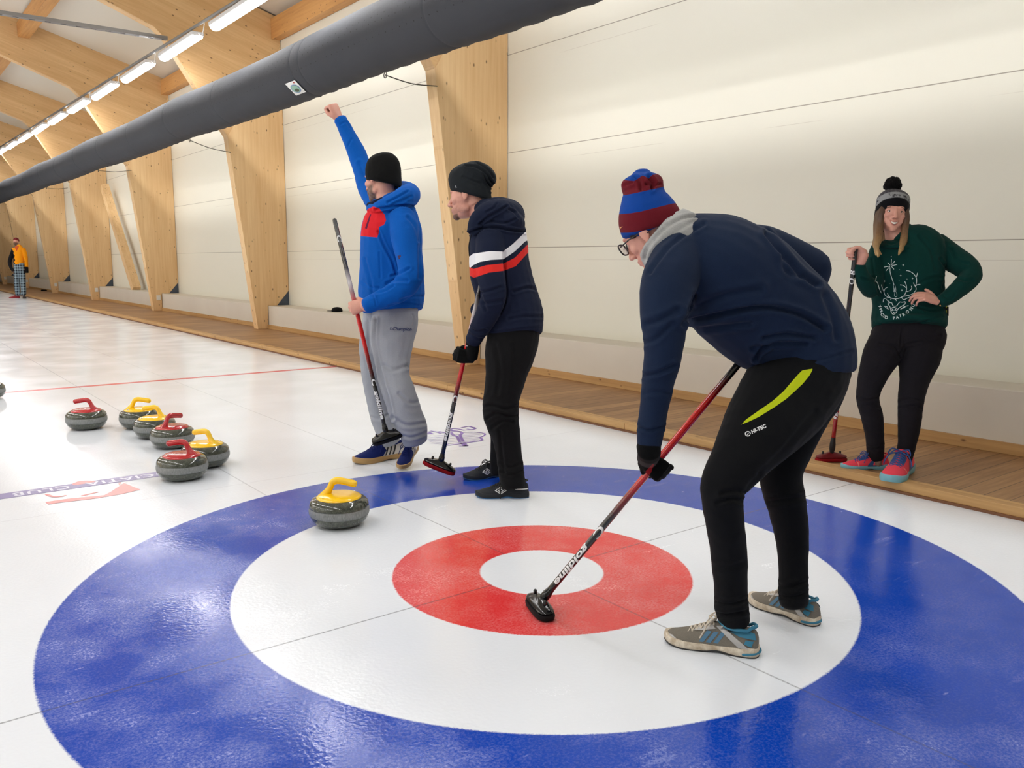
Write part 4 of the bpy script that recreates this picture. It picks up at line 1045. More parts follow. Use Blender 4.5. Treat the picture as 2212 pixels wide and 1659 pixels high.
    me = fuse(b, .0048, 4); wrinkle(me, .003, 12, [([(1006, 358), (1030, 362), (1050, 376), (1060, 392), (1072, 404)], 1.8, .008), ([(1030, 352), (1052, 366), (1066, 384)], 1.8, .008), ([(1044, 376), (1054, 396), (1066, 410)], 1.8, .007), ([(1000, 382), (1020, 390), (1036, 396)], 2, .003), ([(1062, 412), (1072, 408)], 2.2, .012)])
    bh_ = bvh_of(me); hat = finish(me, 'beanie', cloth('beanie_charcoal', srgb(34, 38, 42), .9, 400, .2).m, man)
    v, f = lines_px([[(984, 401), (985.5, 406)]], 2.4); decal('hat_tab', v, f, bh_, plain('tab_grey', srgb(120, 124, 130), .4), hat)
    # gloved hand round the broom, with a silver snap
    GL = cloth('glove_black', srgb(14, 15, 15), .85, 500, .2).m
    b = MB(); wr, d_, n_ = grip(C, A, cv(-.95, -.35, .0), -1, 1.08, off=.024, along=.050)
    hand(b, wr, d_, n_, -1, (45, 60, 40), 3, 'wrap', 1.05, fr=.0105, curls=[(70, 78, 48), (68, 76, 46), (58, 62, 40), (45, 50, 32)]); limb3(b, [[*P(1022, 738, 4.69), .040, .036], [*(wr+d_*.015), .033, .028]])
    me = fuse(b, .0042, 4); g_ = finish(me, 'glove', GL, man)
    b = MB(); b.ball(P(1009, 747, 4.655), .0045); mbput(b, 'snap', BOLT, g_)
    # drawstring and shoes
    b = MB(); b.tube(smooth_line([P(1018, 508, 4.56), P(1013, 530, 4.55), P(1014, 552, 4.56)], 5), .003, 6); mbput(b, 'drawstring', cloth('string_dark', srgb(20, 24, 36)).m, hoodie)
    UP = cloth('shoe_charcoal', srgb(52, 54, 58), .8, 400, .3).m; SB = plain('sole_blue', srgb(40, 92, 140), .45); WH = plain('logo_white', srgb(226, 226, 226), .5); LC = plain('lace_black', srgb(14, 14, 14), .8)
    def dia(cx_, cz_, a, h_, w_):
        o_ = [(cx_-a, cz_), (cx_, cz_+h_), (cx_+a, cz_), (cx_, cz_-h_)]; k_ = 1-w_/min(a, h_)*1.0; i_ = [(cx_+(p_[0]-cx_)*k_, cz_+(p_[1]-cz_)*k_) for p_ in o_]
        return [[o_[j], o_[(j+1) % 4], i_[(j+1) % 4], i_[j]] for j in range(4)]
    sp = [('logo', WH, q, 0) for q in dia(.160, .046, .034, .021, .006)+dia(.160, .046, .017, .011, .005)]+[('logo', WH, [(.088, .064), (.096, .060), (.075, .050), (.006, .052), (.006, .057), (.070, .056)], 0)]
    s1, Q = shoe(man, G(1143, 1073), G(1028, 1073), dict(upper=UP, sole=UP, outsole=SB, collar=UP), laces=LC, side_poly=sp)
    tv, tf = text_mesh('umbro', .02, .0006); m_ = [(.032-p_[0]*.8, .073+p_[1]*.7) for p_ in tv]
    shoe(man, G(1098, 1026), G(1002, 1036), dict(upper=UP, sole=UP, outsole=SB, collar=UP), laces=LC, side_poly=sp[:8])
    b = MB(); b.tube(smooth_line([Q(.145, .03, .10), Q(.16, .055, .075), Q(.162, .056, .04), Q(.162, .057, .006)], 4), .0028, 6); mbput(b, 'lace_end', LC, s1)
    sm = broom_mat('shaft_red_to_black', [(0, BLK), (.38, BLK), (.47, srgb(130, 10, 14)), (.54, RD_), (.70, RD_), (.78, srgb(190, 130, 132)), (.90, SIL), (1.0, srgb(40, 30, 34)), (1.35, BLK)])
    broom('red and black curling broom held by the man in the striped hoodie', foot, top, cv(.93, -.36, -.05), sm, PADR, [('goldline', .033, .235, WPRINT, 1, 1.65), ('C', .042, .405, WPRINT, 1, 1.4)], head_up=cv(.25, .95, -.15))

# ---------------------------------------------------------------- the man bending over his broom
def bent_man():
    global ORG
    ORG = tuple(G(1650, 1400)*np.array([1, 1, 0]))
    torso = [(1742, 806, 2.95, 103, .187), (1737, 782, 2.95, 109, .187), (1720, 735, 2.94, 117, .18), (1690, 700, 2.93, 126, .19), (1645, 665, 2.91, 130, .20), (1588, 612, 2.89, 131, .21), (1535, 565, 2.88, 112, .21), (1485, 532, 2.87, 80, .16), (1452, 515, 2.86, 54, .10)]
    armL = [(1470, 560, 2.80, 62), (1446, 610, 2.72, 60), (1436, 665, 2.68, 53), (1435, 715, 2.67, 47), (1432, 770, 2.68, 41), (1423, 820, 2.70, 36), (1413, 880, 2.72, 31), (1406, 925, 2.74, 30), (1402, 962, 2.75, 26)]
    armR = [(1580, 560, 2.98, 60), (1638, 536, 3.06, 50), (1692, 552, 3.10, 45), (1738, 566, 3.13, 36), (1764, 582, 3.15, 31), (1735, 640, 3.14, 30), (1690, 700, 3.10, 30), (1648, 745, 3.02, 26), (1622, 764, 2.98, 19)]
    legN = [(1738, 780, 2.93, 92, .15), (1727, 812, 2.92, 99, .16), (1690, 865, 2.87, 98, .145), (1645, 925, 2.80, 84, .12), (1600, 988, 2.74, 64), (1566, 1040, 2.70, 50), (1560, 1075, 2.69, 44), (1565, 1125, 2.70, 41), (1574, 1190, 2.73, 39), (1578, 1265, 2.76, 34), (1580, 1310, 2.77, 35), (1590, 1343, 2.78, 30)]
    legF = [(1765, 800, 3.00, 70, .13), (1756, 850, 3.02, 64, .11), (1736, 893, 3.02, 54), (1708, 958, 3.02, 49), (1686, 1025, 3.00, 44), (1700, 1095, 3.00, 41), (1711, 1160, 3.00, 35), (1713, 1225, 2.99, 30), (1713, 1275, 2.98, 31), (1715, 1302, 2.98, 30)]
    hd = Head(P(1406, 500, 2.90), cv(-.66, -.50, .56), cv(-.46, .88, .06), 1.01)
    b = MB(); hd.build(b); body_limbs(b, [torso, armL, armR, legN, legF])
    b.tube([hd.w(0, -.03, -.03), P(1432, 510, 2.88), P(1458, 524, 2.87)], [.060, .062, .070], 20)
    foot = G(1166, 1322)+np.array([0, 0, .036]); top = P(1646, 725, 2.93); A = unit(top-foot)
    s_ = 0.0; C = None
    for k in range(2000):
        q = foot+A*(k*.001); u_, v_, z_ = PIX(q)
        if v_ < 1005: C = q; break
    man = body_mesh(b, 'man bending over his broom in a navy sweatshirt, striped hat and glasses', head=hd, beard=None)
    SW = cloth('navy_sweatshirt', srgb(25, 38, 62), .9, 380, .16)
    sweat, bv = garment('sweatshirt', [torso, armL, armR], SW.m, man, folds=[
        ([(1488, 690), (1530, 684), (1590, 672), (1660, 664), (1730, 680), (1780, 710)], 5, .016), ([(1492, 668), (1560, 640), (1640, 625)], 7, .009), ([(1500, 710), (1560, 706), (1620, 700)], 5, .008), ([(1650, 730), (1700, 722), (1760, 730)], 4, .010), ([(1626, 752), (1680, 742), (1740, 742)], 4, .008), ([(1633, 775), (1640, 760), (1656, 748)], 3.5, .016),
        ([(1476, 700), (1488, 668), (1500, 640)], 5, .012), ([(1400, 700), (1430, 690), (1460, 672)], 6, .008), ([(1392, 742), (1420, 730), (1450, 700)], 5, .006), ([(1388, 812), (1420, 806), (1455, 790)], 4, .007), ([(1394, 850), (1420, 846), (1445, 850)], 4, .004), ([(1378, 922), (1400, 930), (1434, 922)], 3, .007),
        ([(1628, 788), (1690, 790), (1760, 780), (1840, 758)], 2.5, .004), ([(1690, 560), (1700, 585), (1730, 600)], 5, .006), ([(1655, 505), (1690, 548), (1730, 592), (1764, 616)], 5, .012), ([(1780, 640), (1800, 690), (1806, 730)], 6, .006), ([(1404, 590), (1440, 540), (1480, 508), (1520, 484)], 4, .006)], amp=.0035, freq=6.5, voxel=.0065)
    BT = cloth('black_trousers', srgb(14, 15, 18), .85, 400, .2); add_masks(BT, [('lime_stripe', srgb(190, 205, 28))])
    limep = [(1599.5, 918), (1612, 906), (1636, 889), (1668, 867), (1692, 846), (1710, 825), (1722, 811), (1733, 800), (1757, 796), (1748, 812), (1734, 829), (1716, 846), (1698, 862), (1672, 880), (1640, 900), (1615, 912)]
    pants, bvp = garment('trousers', [legN, legF], BT.m, man, folds=[([(1612, 1066), (1590, 1060), (1560, 1066)], 4, .005), ([(1606, 1084), (1580, 1078), (1550, 1086)], 4, .006), ([(1610, 1060), (1622, 1042), (1640, 1024)], 4, .003), ([(1640, 1020), (1680, 985), (1720, 935), (1760, 890)], 6, .003), ([(1545, 1300), (1575, 1306), (1612, 1296)], 4, .007), ([(1540, 1322), (1570, 1328), (1612, 1320)], 3.5, .007), ([(1682, 1262), (1710, 1268), (1742, 1256)], 4, .006), ([(1684, 1286), (1714, 1290), (1745, 1280)], 3, .006), ([(1535, 1220), (1570, 1226), (1605, 1216)], 5, .003), ([(1662, 1085), (1700, 1080), (1738, 1074)], 5, .006)], masks=[('lime_stripe', limep, 'front')], amp=.0032, freq=7, voxel=.0055)
    v, f = text_px('HI-TEC', 11, (1638.5, 927), 24, .5, .12); decal('logo', v, f, bvp, WPRINT, pants)
    ring = [(1615.5+5.2*math.cos(q)*1.05, 937+4.6*math.sin(q)) for q in np.linspace(.6, 2*math.pi+.2, 16)]; v, f = lines_px([ring, [(1614, 939), (1617, 936)]], 2.1); decal('logo', v, f, bvp, WPRINT, pants)
    # bobble-less striped hat standing up from the head
    HT = cloth('hat_knit', srgb(18, 66, 148), .95, 520, .10)
    MAR = srgb(104, 26, 36); add_masks(HT, [('maroon_low', MAR), ('maroon_high', MAR)])
    b = MB(); limb(b, [(1406, 488, 2.90, 66, .098), (1401, 470, 2.90, 66, .102), (1396, 450, 2.90, 60, .098), (1392, 428, 2.90, 49, .085), (1391, 413, 2.90, 42, .072), (1388, 400, 2.90, 45, .072), (1387, 386, 2.90, 40, .060), (1386, 376, 2.90, 20, .03)], 30)
    hd.rings(b, [(-.016, -.006, .078, .100, 12), (-.016, .030, .086, .106, 8), (-.018, .07, .08, .098, 4)])
    me = fuse(b, .005, 5); wrinkle(me, .002, 12, [([(1372, 383), (1382, 392), (1384, 410)], 3, .008), ([(1402, 384), (1410, 396), (1408, 408)], 3.5, .012), ([(1396, 398), (1410, 403), (1424, 398)], 2.5, .006), ([(1350, 400), (1366, 394)], 2.5, .006)])
    a = co_of(me); u, v, z = PIX(a)
    put_attr(me, 'maroon_low', poly_mask(u, v, [(1322, 462), (1335, 463), (1360, 461), (1384, 457), (1417, 448.5), (1451, 440), (1480, 436), (1490, 470), (1440, 484), (1418, 491), (1385, 499), (1360, 502.5), (1337, 503), (1322, 503)]))
    put_attr(me, 'maroon_high', poly_mask(u, v, [(1335, 421), (1351, 421.5), (1380, 415.5), (1408, 409), (1433, 404), (1445, 402), (1442, 372), (1418, 376), (1408, 378), (1402, 386), (1395, 382), (1388, 379), (1378, 386), (1370, 391), (1358, 390), (1345, 388), (1332, 392)]))
    bvh_ = bvh_of(me); hat = finish(me, 'knit_hat', HT.m, man)
    v, f = [(1333.5, 492.5), (1336, 493.2), (1345.5, 488.5), (1338, 495.6), (1334.5, 495.5)], [(0, 1, 4), (1, 2, 3), (1, 3, 4)]; decal('logo', v, f, bvh_, plain('swoosh_tan', srgb(226, 160, 90), .5), hat)
    # grey neck scarf
    SC = cloth('scarf_grey', srgb(168, 168, 166), .98, 260, .22)
    b = MB(); limb(b, [(1422, 508, 2.88, 60, .095), (1434, 516, 2.88, 73, .115), (1448, 524, 2.87, 78, .12), (1460, 532, 2.87, 77, .125), (1474, 541, 2.87, 70, .115), (1486, 548, 2.87, 50, .09)], 32)
    me = fuse(b, .0055, 9); wrinkle(me, .0012, 9, [([(1394, 560), (1400, 534), (1424, 506), (1450, 484), (1480, 470), (1502, 468)], 2.6, .013), ([(1404, 565), (1412, 540), (1432, 524), (1462, 500), (1500, 478)], 2.2, .007), ([(1416, 548), (1424, 530)], 2, .006)])
    soften(me, 4); scarf = finish(me, 'neck_scarf', SC.m, man)
    # glasses
    b = MB(); GLS = plain('glasses_black', srgb(20, 22, 28), .25)
    def lens(cx_):
        return [hd.w(cx_+.026*np.sign(math.cos(q))*abs(math.cos(q))**.7, .116-.010*abs(cx_)/.034, .003+.0205*np.sign(math.sin(q))*abs(math.sin(q))**.8) for q in np.linspace(.02, 2*math.pi+.02, 29)]
    for sx in (-.032, .032): b.tube(lens(sx), .0026, 8)
    b.tube([hd.w(-.010, .112, .008), hd.w(0, .115, .010), hd.w(.010, .112, .008)], .0024, 8)
    for sx in (-1, 1): b.tube([hd.w(sx*.056, .098, .012), hd.w(sx*.075, .05, .010), hd.w(sx*.081, .0, .004), hd.w(sx*.081, -.02, -.012)], .0026, 8)
    gl_ = mbput(b, 'glasses', GLS, man)
    b = MB()
    for sx in (-.032, .032): b.ball(hd.w(sx*.95, .0725, .004), .0120, None, 14)
    mbput(b, 'eyes', plain('eye_white', srgb(225, 222, 218), .2), man)
    b = MB()
    for sx in (-.032, .032):
        c_ = hd.w(sx, .1064, .003); b.add([c_]+[c_+hd.k*(hd.A[0]*.024*np.sign(math.cos(q))*abs(math.cos(q))**.7+hd.A[2]*.0185*np.sign(math.sin(q))*abs(math.sin(q))**.8) for q in np.linspace(0, 2*math.pi, 29)], [(0, i, i+1) for i in range(1, 29)])
    LG = plain('lens_glass', srgb(236, 238, 240), .05); LG.node_tree.nodes['Principled BSDF'].inputs['Alpha'].default_value = .38; mbput(b, 'lenses', LG, gl_)  # pale half-clear colour stands in for the reflection on the lenses
    b = MB(); hd.ball(b, (-.030, .080, .026), (.016, .006, .0035)); hd.ball(b, (-.072, .03, .012), (.006, .014, .010)); mbput(b, 'hair', cloth('hair_dark', srgb(50, 38, 32), .8, 500).m, man)
    # gloves
    GL = cloth('glove_wool', srgb(12, 12, 13), .95, 520, .25); add_masks(GL, [('red_patch', srgb(130, 22, 30))])
    b = MB(); wr, d_, n_ = grip(C, -A, cv(.12, -1, .05), -1, 1.0, off=.026, along=.055)
    hand(b, wr, d_, n_, -1, (72, 80, 50), 2, 'wrap', 1.02, fr=.0112, curls=[(74, 80, 50), (70, 76, 48), (62, 66, 40), (44, 36, 24)]); limb3(b, [[*P(1401, 962, 2.75), .040, .036], [*P(1402, 980, 2.76), .038, .034], [*(wr+d_*.02), .036, .026]])
    me = fuse(b, .004, 4); a = co_of(me); u, v, z = PIX(a); n = no_of(me); fc = np.einsum('ij,ij->i', n, CAM-a)
    put_attr(me, 'red_patch', np.where(fc > 0, poly_mask(u, v, [(1414, 1003), (1410, 1002), (1402, 1010), (1394, 1019), (1397, 1024), (1403, 1026), (1407, 1020), (1409, 1012)]), -9)); finish(me, 'glove', GL.m, man)
    b = MB(); wr2, d2, n2 = grip(top-A*.05, A, cv(-.75, -.6, -.2), 1, 1.0, off=.026, along=.05)
    hand(b, wr2, d2, n2, 1, (70, 80, 50), 3, 'wrap', .95, fr=.0105); me = fuse(b, .0045, 4); put_attr(me, 'red_patch', np.full(len(me.vertices), -9.0)); finish(me, 'glove', GL.m, man)
    # running shoes
    UP = cloth('mesh_grey', srgb(124, 118, 108), .85, 500, .3).m; SL = NT('sole_worn', .6); SL.base(SL.ramp(SL.noise(SL.coord(), 30, 4, .7), [(.35, srgb(176, 158, 134)), (.65, srgb(222, 212, 194))])); SL = SL.m
    TL = plain('teal_lining', srgb(48, 118, 146), .7); STP = plain('stripe_blue', srgb(78, 122, 152), .5); SV = plain('silver_trim', srgb(176, 174, 172), .35, Metallic=.2); DK = plain('outsole_dark', srgb(46, 44, 44), .6); LC = cloth('lace_cream', srgb(206, 196, 180), .8, 600).m
    bands = [('stripe', STP, [(x+.026, .034), (x+.040, .034), (x+.018, .068), (x+.003, .068)], 0) for x in (.100, .122, .144)]
    sp = bands+[('silver_band', SV, [(.028, .030), (.060, .030), (.118, .072), (.135, .084), (.118, .086), (.098, .074), (.05, .046)], 0), ('toe_cap', SV, [(.262, .022), (.294, .024), (.290, .034), (.272, .036), (.258, .032)], 0),
        ('heel_lining', TL, [(.002, .058), (.010, .082), (.035, .090), (.070, .086), (.108, .088), (.092, .074), (.060, .064), (.030, .062)], 0), ('heel_panel', TL, [(.022, .038), (.045, .046), (.040, .058), (.016, .056)], 0), ('eyelets', SV, [(.135, .078), (.205, .060), (.215, .062), (.180, .076), (.150, .088)], 0)]
    cl = dict(upper=UP, sole=SL, outsole=DK, collar=TL)
    def heelclip(sh, Q):
        b = MB(); ring = []
        for j in range(13):
            a = -1.7+3.4*j/12; ring.append(Q(.040-.043*math.cos(a), .038*math.sin(a), .012+.005*math.cos(a)))
        b.tube(ring, .0045, 8); mbput(b, 'heel_clip', TL, sh)
    s1, Q1 = shoe(man, G(1640, 1416), G(1437, 1382), cl, laces=LC, side_poly=sp); heelclip(s1, Q1)
    b = MB(); rr = []
    for a, zz in ((.118, .080), (.108, .098), (.100, .112)): rr.append([Q1(a+.006*math.cos(q), .026*math.sin(q), zz) for q in np.linspace(0, 2*math.pi, 17)[:-1]])
    b.loft(rr, True); mbput(b, 'tongue', SV, s1)
    s2, Q2 = shoe(man, G(1768, 1352), G(1621, 1297), cl, laces=LC, side_poly=sp); heelclip(s2, Q2)
    sm = broom_mat('shaft_black_red_dark', [(0, BLK), (.40, BLK), (.50, srgb(120, 8, 12)), (.58, RD_), (.92, RD_), (1.0, srgb(110, 10, 14)), (1.06, BLK), (1.35, BLK)])
    broom('red and black curling broom sweeping the red ring, held by the bending man', foot, top, unit(np.array([*(Rv*.28-Fv*.96)[:2], 0])), sm, PADB, [('goldline', .034, .187, WPRINT, 1, 1.7), ('C', .046, .345, WPRINT, 1, 1.5)])
    return hd

# ---------------------------------------------------------------- the woman on the walkway
def woman():
    global ORG
    ORG = tuple(G(1900, 1030, Z_DECK))
    torso = [(1944, 508, 4.90, 30, .08), (1956, 522, 4.90, 56, .10), (1962, 540, 4.90, 74, .115), (1957, 565, 4.90, 78, .13), (1957, 605, 4.90, 75, .135), (1962, 650, 4.90, 72, .125), (1963, 685, 4.90, 75, .135), (1963, 703, 4.89, 75, .150)]
    armL = [(2018, 532, 4.90, 30), (2050, 553, 4.86, 28), (2084, 575, 4.78, 26), (2098, 594, 4.73, 22), (2078, 618, 4.70, 20), (2052, 640, 4.69, 17), (2033, 651, 4.69, 14)]
    armR = [(1905, 540, 4.94, 24), (1890, 580, 4.90, 22), (1884, 622, 4.84, 21), (1870, 612, 4.78, 18), (1860, 590, 4.74, 14), (1856, 574, 4.73, 12.5)]
    pelvis = [(1964, 692, 4.91, 64, .10), (1962, 720, 4.90, 75, .125), (1960, 745, 4.90, 72, .12)]
    legR = [(1934, 718, 4.91, 42, .10), (1908, 760, 4.89, 40), (1888, 805, 4.88, 31), (1876, 845, 4.87, 25), (1876, 870, 4.87, 22.5), (1885, 905, 4.93, 22), (1890, 950, 4.99, 18.5), (1891, 988, 5.03, 17)]
    legL = [(1996, 718, 4.90, 38, .10), (1986, 770, 4.86, 43), (1975, 825, 4.83, 30), (1967, 870, 4.80, 25.5), (1965, 910, 4.84, 23.5), (1959, 960, 4.90, 18.5), (1951, 996, 4.93, 16.5)]
    hd = Head(P(1927, 462, 4.90), cv(-.20, -.06, -.97), cv(.10, .99, -.06), .98)
    b = MB(); hd.build(b, smile=1); body_limbs(b, [torso, armL, armR, pelvis, legR, legL])
    b.tube([hd.w(0, -.02, -.04), P(1930, 495, 4.90), P(1936, 520, 4.90)], [.048, .050, .058], 20)
    foot = G(1795, 997, Z_DECK)+np.array([0, 0, .036]); C = P(1847, 549, 4.70); A = unit(C-foot); top = C+A*.035
    wr, d_, n_ = grip(C, A, cv(-.55, .62, .12), 1, .92, off=.022, along=.062); hand(b, wr, d_, n_, 1, (62, 80, 55), 2, 'wrap', .92)
    limb3(b, [[*P(1856, 574, 4.73), .026, .026], [*(wr+d_*.012), .025, .023]])
    wl = P(2028, 652, 4.69); hand(b, wl, P(1996, 640, 4.70)-wl, cv(-.15, -.62, .75), -1, (22, 30, 18), 5, 'back', .95, curls=[(30, 35, 20), (32, 38, 22), (34, 42, 25), (36, 46, 28)])
    lady = body_mesh(b, 'smiling woman in a green sweatshirt and black jeans, hand on her hip', head=hd, mat=SKINF)
    GREEN = cloth('green_sweatshirt', srgb(8, 54, 50), .9, 380, .14)
    def crew(mb):
        cc_ = P(1937, 522, 4.895)
        for s_ in (0, .010, .020, .030, .040): mb.tube([cc_+Rv*(.060+s_)*math.cos(q)+Fv*(.062+s_)*math.sin(q)+Uv*(-s_*.75+.016*math.sin(q)) for q in np.linspace(0, 2*math.pi, 25)], .010, 8)
    sw, bv = garment('sweatshirt', [torso, armL, armR], GREEN.m, lady, extra=crew, folds=[([(2030, 560), (2044, 585), (2036, 620)], 2.5, .007), ([(2056, 540), (2070, 565), (2090, 570)], 3, .005), ([(2066, 600), (2084, 606), (2100, 604)], 2.5, .005), ([(2040, 640), (2054, 646), (2062, 636)], 2, .004), ([(1884, 560), (1890, 600), (1898, 632)], 2.2, .007), ([(1862, 600), (1876, 606), (1890, 598)], 2.2, .005), ([(1985, 664), (2010, 672), (2034, 668)], 2.4, .006), ([(1990, 610), (2015, 600), (2034, 600)], 3, .005), ([(1890, 696), (1930, 704), (1980, 698), (2036, 684)], 1.8, .004), ([(1895, 655), (1930, 672), (1990, 676)], 3, .003), ([(1908, 520), (1925, 528), (1946, 520)], 1.6, .004), ([(1985, 510), (2010, 540), (2020, 580)], 3, .003)], amp=.003, freq=8, voxel=.0052)
    # chest print: wand with a star, stars, antlered head and the curved words
    o_ = lambda x, y: (1860+x/9.215, 540+y/9.215)
    ln = lambda *pp: [o_(*q) for q in pp]
    thick = [ln((606, 180), (600, 290)), ln((676, 215), (610, 300)), ln((716, 288), (610, 318)), ln((655, 385), (600, 320)), ln((495, 415), (575, 330)), ln((455, 342), (570, 322)), ln((528, 250), (580, 305)),
        ln((578, 350), (578, 430), (600, 520), (630, 610), (655, 690)), ln((900, 410), (970, 425), (1050, 480), (1100, 560), (1105, 640), (1085, 720)), ln((1125, 455), (1100, 540)), ln((1180, 686), (1120, 690), (1085, 720)), ln((1085, 720), (1095, 790), (1040, 860), (960, 900), (860, 920)),
        ln((870, 625), (900, 700), (905, 790), (880, 870), (840, 930)), ln((775, 695), (840, 705), (895, 750)), ln((1000, 715), (1010, 760), (970, 810), (900, 830)), ln((1040, 650), (1065, 700), (1085, 735)),
        ln((560, 940), (620, 965), (690, 972), (760, 960), (840, 920)), ln((405, 690), (425, 760), (455, 830)), ln((530, 740), (480, 770), (455, 830)), ln((455, 830), (480, 900), (540, 940)), ln((525, 860), (545, 910), (575, 940)), ln((290, 620), (300, 560), (310, 520)), ln((275, 620), (325, 650), (370, 790), (410, 860)),
        ln((440, 1040), (450, 980), (500, 960), (560, 940)), ln((500, 985), (545, 1020), (570, 1035)), ln((590, 990), (600, 960)), ln((810, 945), (850, 990), (920, 960), (1020, 920), (1050, 950), (1035, 1000)),
        ln((610, 1045), (640, 1110), (700, 1115), (740, 1070), (770, 1035)), ln((530, 1060), (600, 1045)), ln((530, 1075), (570, 1120), (590, 1180), (600, 1240), (645, 1280), (700, 1245), (730, 1180), (790, 1130), (870, 1080), (875, 1030), (830, 1040), (770, 1035)), ln((600, 1160), (650, 1140), (710, 1160)), ln((605, 1210), (650, 1195), (715, 1205)), ln((610, 1170), (640, 1190)), ln((700, 1170), (670, 1190)), ln((640, 1245), (665, 1245)),
        ln((455, 1120), (520, 1130), (540, 1190)), ln((480, 1135), (530, 1170)), ln((785, 1185), (850, 1135), (945, 1105)), ln((820, 1165), (880, 1140)), ln((675, 1000), (690, 985), (705, 1015)), ln((690, 975), (690, 1000))]
    wand = [ln((640, 690), (655, 770), (650, 830)), ln((672, 690), (690, 770), (690, 830)), ln((645, 770), (690, 770)), ln((650, 830), (690, 830)), ln((675, 840), (665, 905), (690, 935), (715, 905), (705, 840)), ln((655, 780), (680, 825)), ln((680, 780), (660, 825))]
    v, f = lines_px(thick, 1.35); v2, f2 = lines_px(wand, .8); n0 = len(v); v += v2; f += [tuple(i+n0 for i in q) for q in f2]
    for sx, sy, sr in ((840, 300, 26), (790, 508, 24), (1026, 565, 22), (468, 622, 24), (812, 803, 24), (765, 390, 9), (757, 605, 8), (575, 670, 8), (915, 580, 12), (602, 128, 14), (375, 1120, 22), (375, 910, 9)):
        c_ = o_(sx, sy); r_ = sr/9.215; n0 = len(v); v += [(c_[0]+r_*(1 if k % 2 == 0 else .25)*math.cos(k*math.pi/4), c_[1]+r_*(1 if k % 2 == 0 else .25)*math.sin(k*math.pi/4)) for k in range(8)]; f.append(tuple(range(n0, n0+8)))
    PR = plain('print_pale', srgb(208, 222, 220), .7); decal('chest_print', v, f, bv, PR, sw, size=3)
    cx_, cy_, R_ = 1938, 634, 55; V = []; F = []
    word = [('X', 375, 1128, -52), ('P', 388, 1180, -50), ('E', 402, 1222, -47), ('C', 418, 1286, -42), ('T', 452, 1318, -28), ('O', 500, 1345, -15), ('P', 655, 1358, 8), ('A', 722, 1345, 14), ('T', 782, 1315, 22), ('R', 848, 1285, 30), ('O', 925, 1235, 42), ('N', 1000, 1172, 54), ('U', 1040, 1105, 64)]
    for ch, x_, y_, an in word:
        p_ = o_(x_, y_); vv, ff = text_px(ch, 9.2 if ch not in 'XPE' or x_ > 600 else 7.5, p_, an, .22); n0 = len(V); V += vv; F += [tuple(i+n0 for i in q) for q in ff]
    decal('chest_lettering', V, F, bv, PR, sw, size=3)
    JN = cloth('black_denim', srgb(30, 28, 33), .9, 420, .25)
    garment('jeans', [pelvis, legR, legL], JN.m, lady, folds=[([(1854, 858), (1876, 864), (1900, 856)], 2, .005), ([(1856, 880), (1878, 874), (1900, 882)], 2, .004), ([(1944, 866), (1968, 860), (1992, 868)], 2, .005), ([(1944, 880), (1968, 876), (1990, 882)], 2, .004), ([(1943, 768), (1956, 745), (1990, 738)], 2.4, .006), ([(1943, 768), (1930, 748), (1900, 742)], 2.4, .006), ([(1944, 765), (1946, 730), (1950, 706)], 1.6, .004), ([(1874, 965), (1892, 970), (1908, 962)], 1.8, .004), ([(1938, 976), (1956, 980), (1974, 974)], 1.8, .004), ([(1990, 720), (2012, 728), (2032, 724)], 1.8, .004)], amp=.0025, freq=9, voxel=.005)
    # knitted hat with a bobble
    HK = cloth('hat_black_knit', srgb(20, 20, 24), .95, 600, .3)
    t = HK; c = t.coord(); src = t.b.inputs['Base Color'].links[0].from_socket
    nn_ = t.noise(c, 28, 3, .6); grey = t.mix(t.rng(nn_, .44, .50), srgb(64, 62, 68), srgb(150, 152, 154)); grey2 = t.mix(t.rng(t.noise(c, 90, 2), .4, .6), srgb(58, 56, 62), srgb(92, 90, 96))
    col = t.mix(t.rng(t.attr('band_mid'), -.3, .3), src, grey); col = t.mix(t.rng(t.attr('band_top'), -.3, .3), col, grey2); t.base(col)
    b = MB(); hd.rings(b, [(-.010, -.042, .082, .120, 36), (-.012, -.024, .090, .128, 36), (-.014, .006, .093, .126, 32), (-.014, .036, .091, .116, 26), (-.018, .066, .092, .106, 19), (-.022, .092, .088, .098, 12), (-.026, .120, .072, .080, 6), (-.030, .140, .046, .050, 2), (-.030, .148, .018, .02, 0)])
    me = fuse(b, .0045, 3); wrinkle(me, .002, 16); q = hd.loc(co_of(me)); hh = (q[:, 2]-.46*(q[:, 1]+.014)); put_attr(me, 'band_mid', (hh-.034)*120); put_attr(me, 'band_top', (hh-.080)*120)
    hat = finish(me, 'bobble_hat', HK.m, lady)
    b = MB(); b.ball(hd.w(.012, -.030, .172), .045, None, 20); me = fuse(b, .005, 2); wrinkle(me, .010, 60); finish(me, 'pompom', cloth('pompom_black', srgb(18, 17, 18), 1, 300, .4).m, hat)
    # hair
    HR = NT('hair_ombre', .5); cz = HR.attr('ombre'); st_ = HR.noise(HR.mapping(HR.coord(), scale=(120, 120, 5)), 1, 3, .6)
    hc = HR.ramp(cz, [(.0, srgb(86, 60, 44)), (.45, srgb(142, 106, 70)), (1, srgb(216, 176, 116))]); HR.base(HR.mix(HR.math('MULTIPLY', st_, .7), hc, srgb(70, 48, 34))); HR.bump(st_, .5, .004)
    b = MB(); random.seed(7)
    def lock(pts, w, th):
        rr = []
        pl = smooth_line(pts, 4); N = len(pl)
        for i, p_ in enumerate(pl):
            s = i/(N-1); ww = w*(1-.15*s) if s < .7 else w*(.9-(s-.7)*2.6*.9); rr.append([*p_, max(ww, .003), max(th*(1 if s < .7 else 1-(s-.7)*2.5), .003)])
        limb3(b, rr, 12, 1)
    L1 = lambda x, y, z: hd.w(x, y, z)
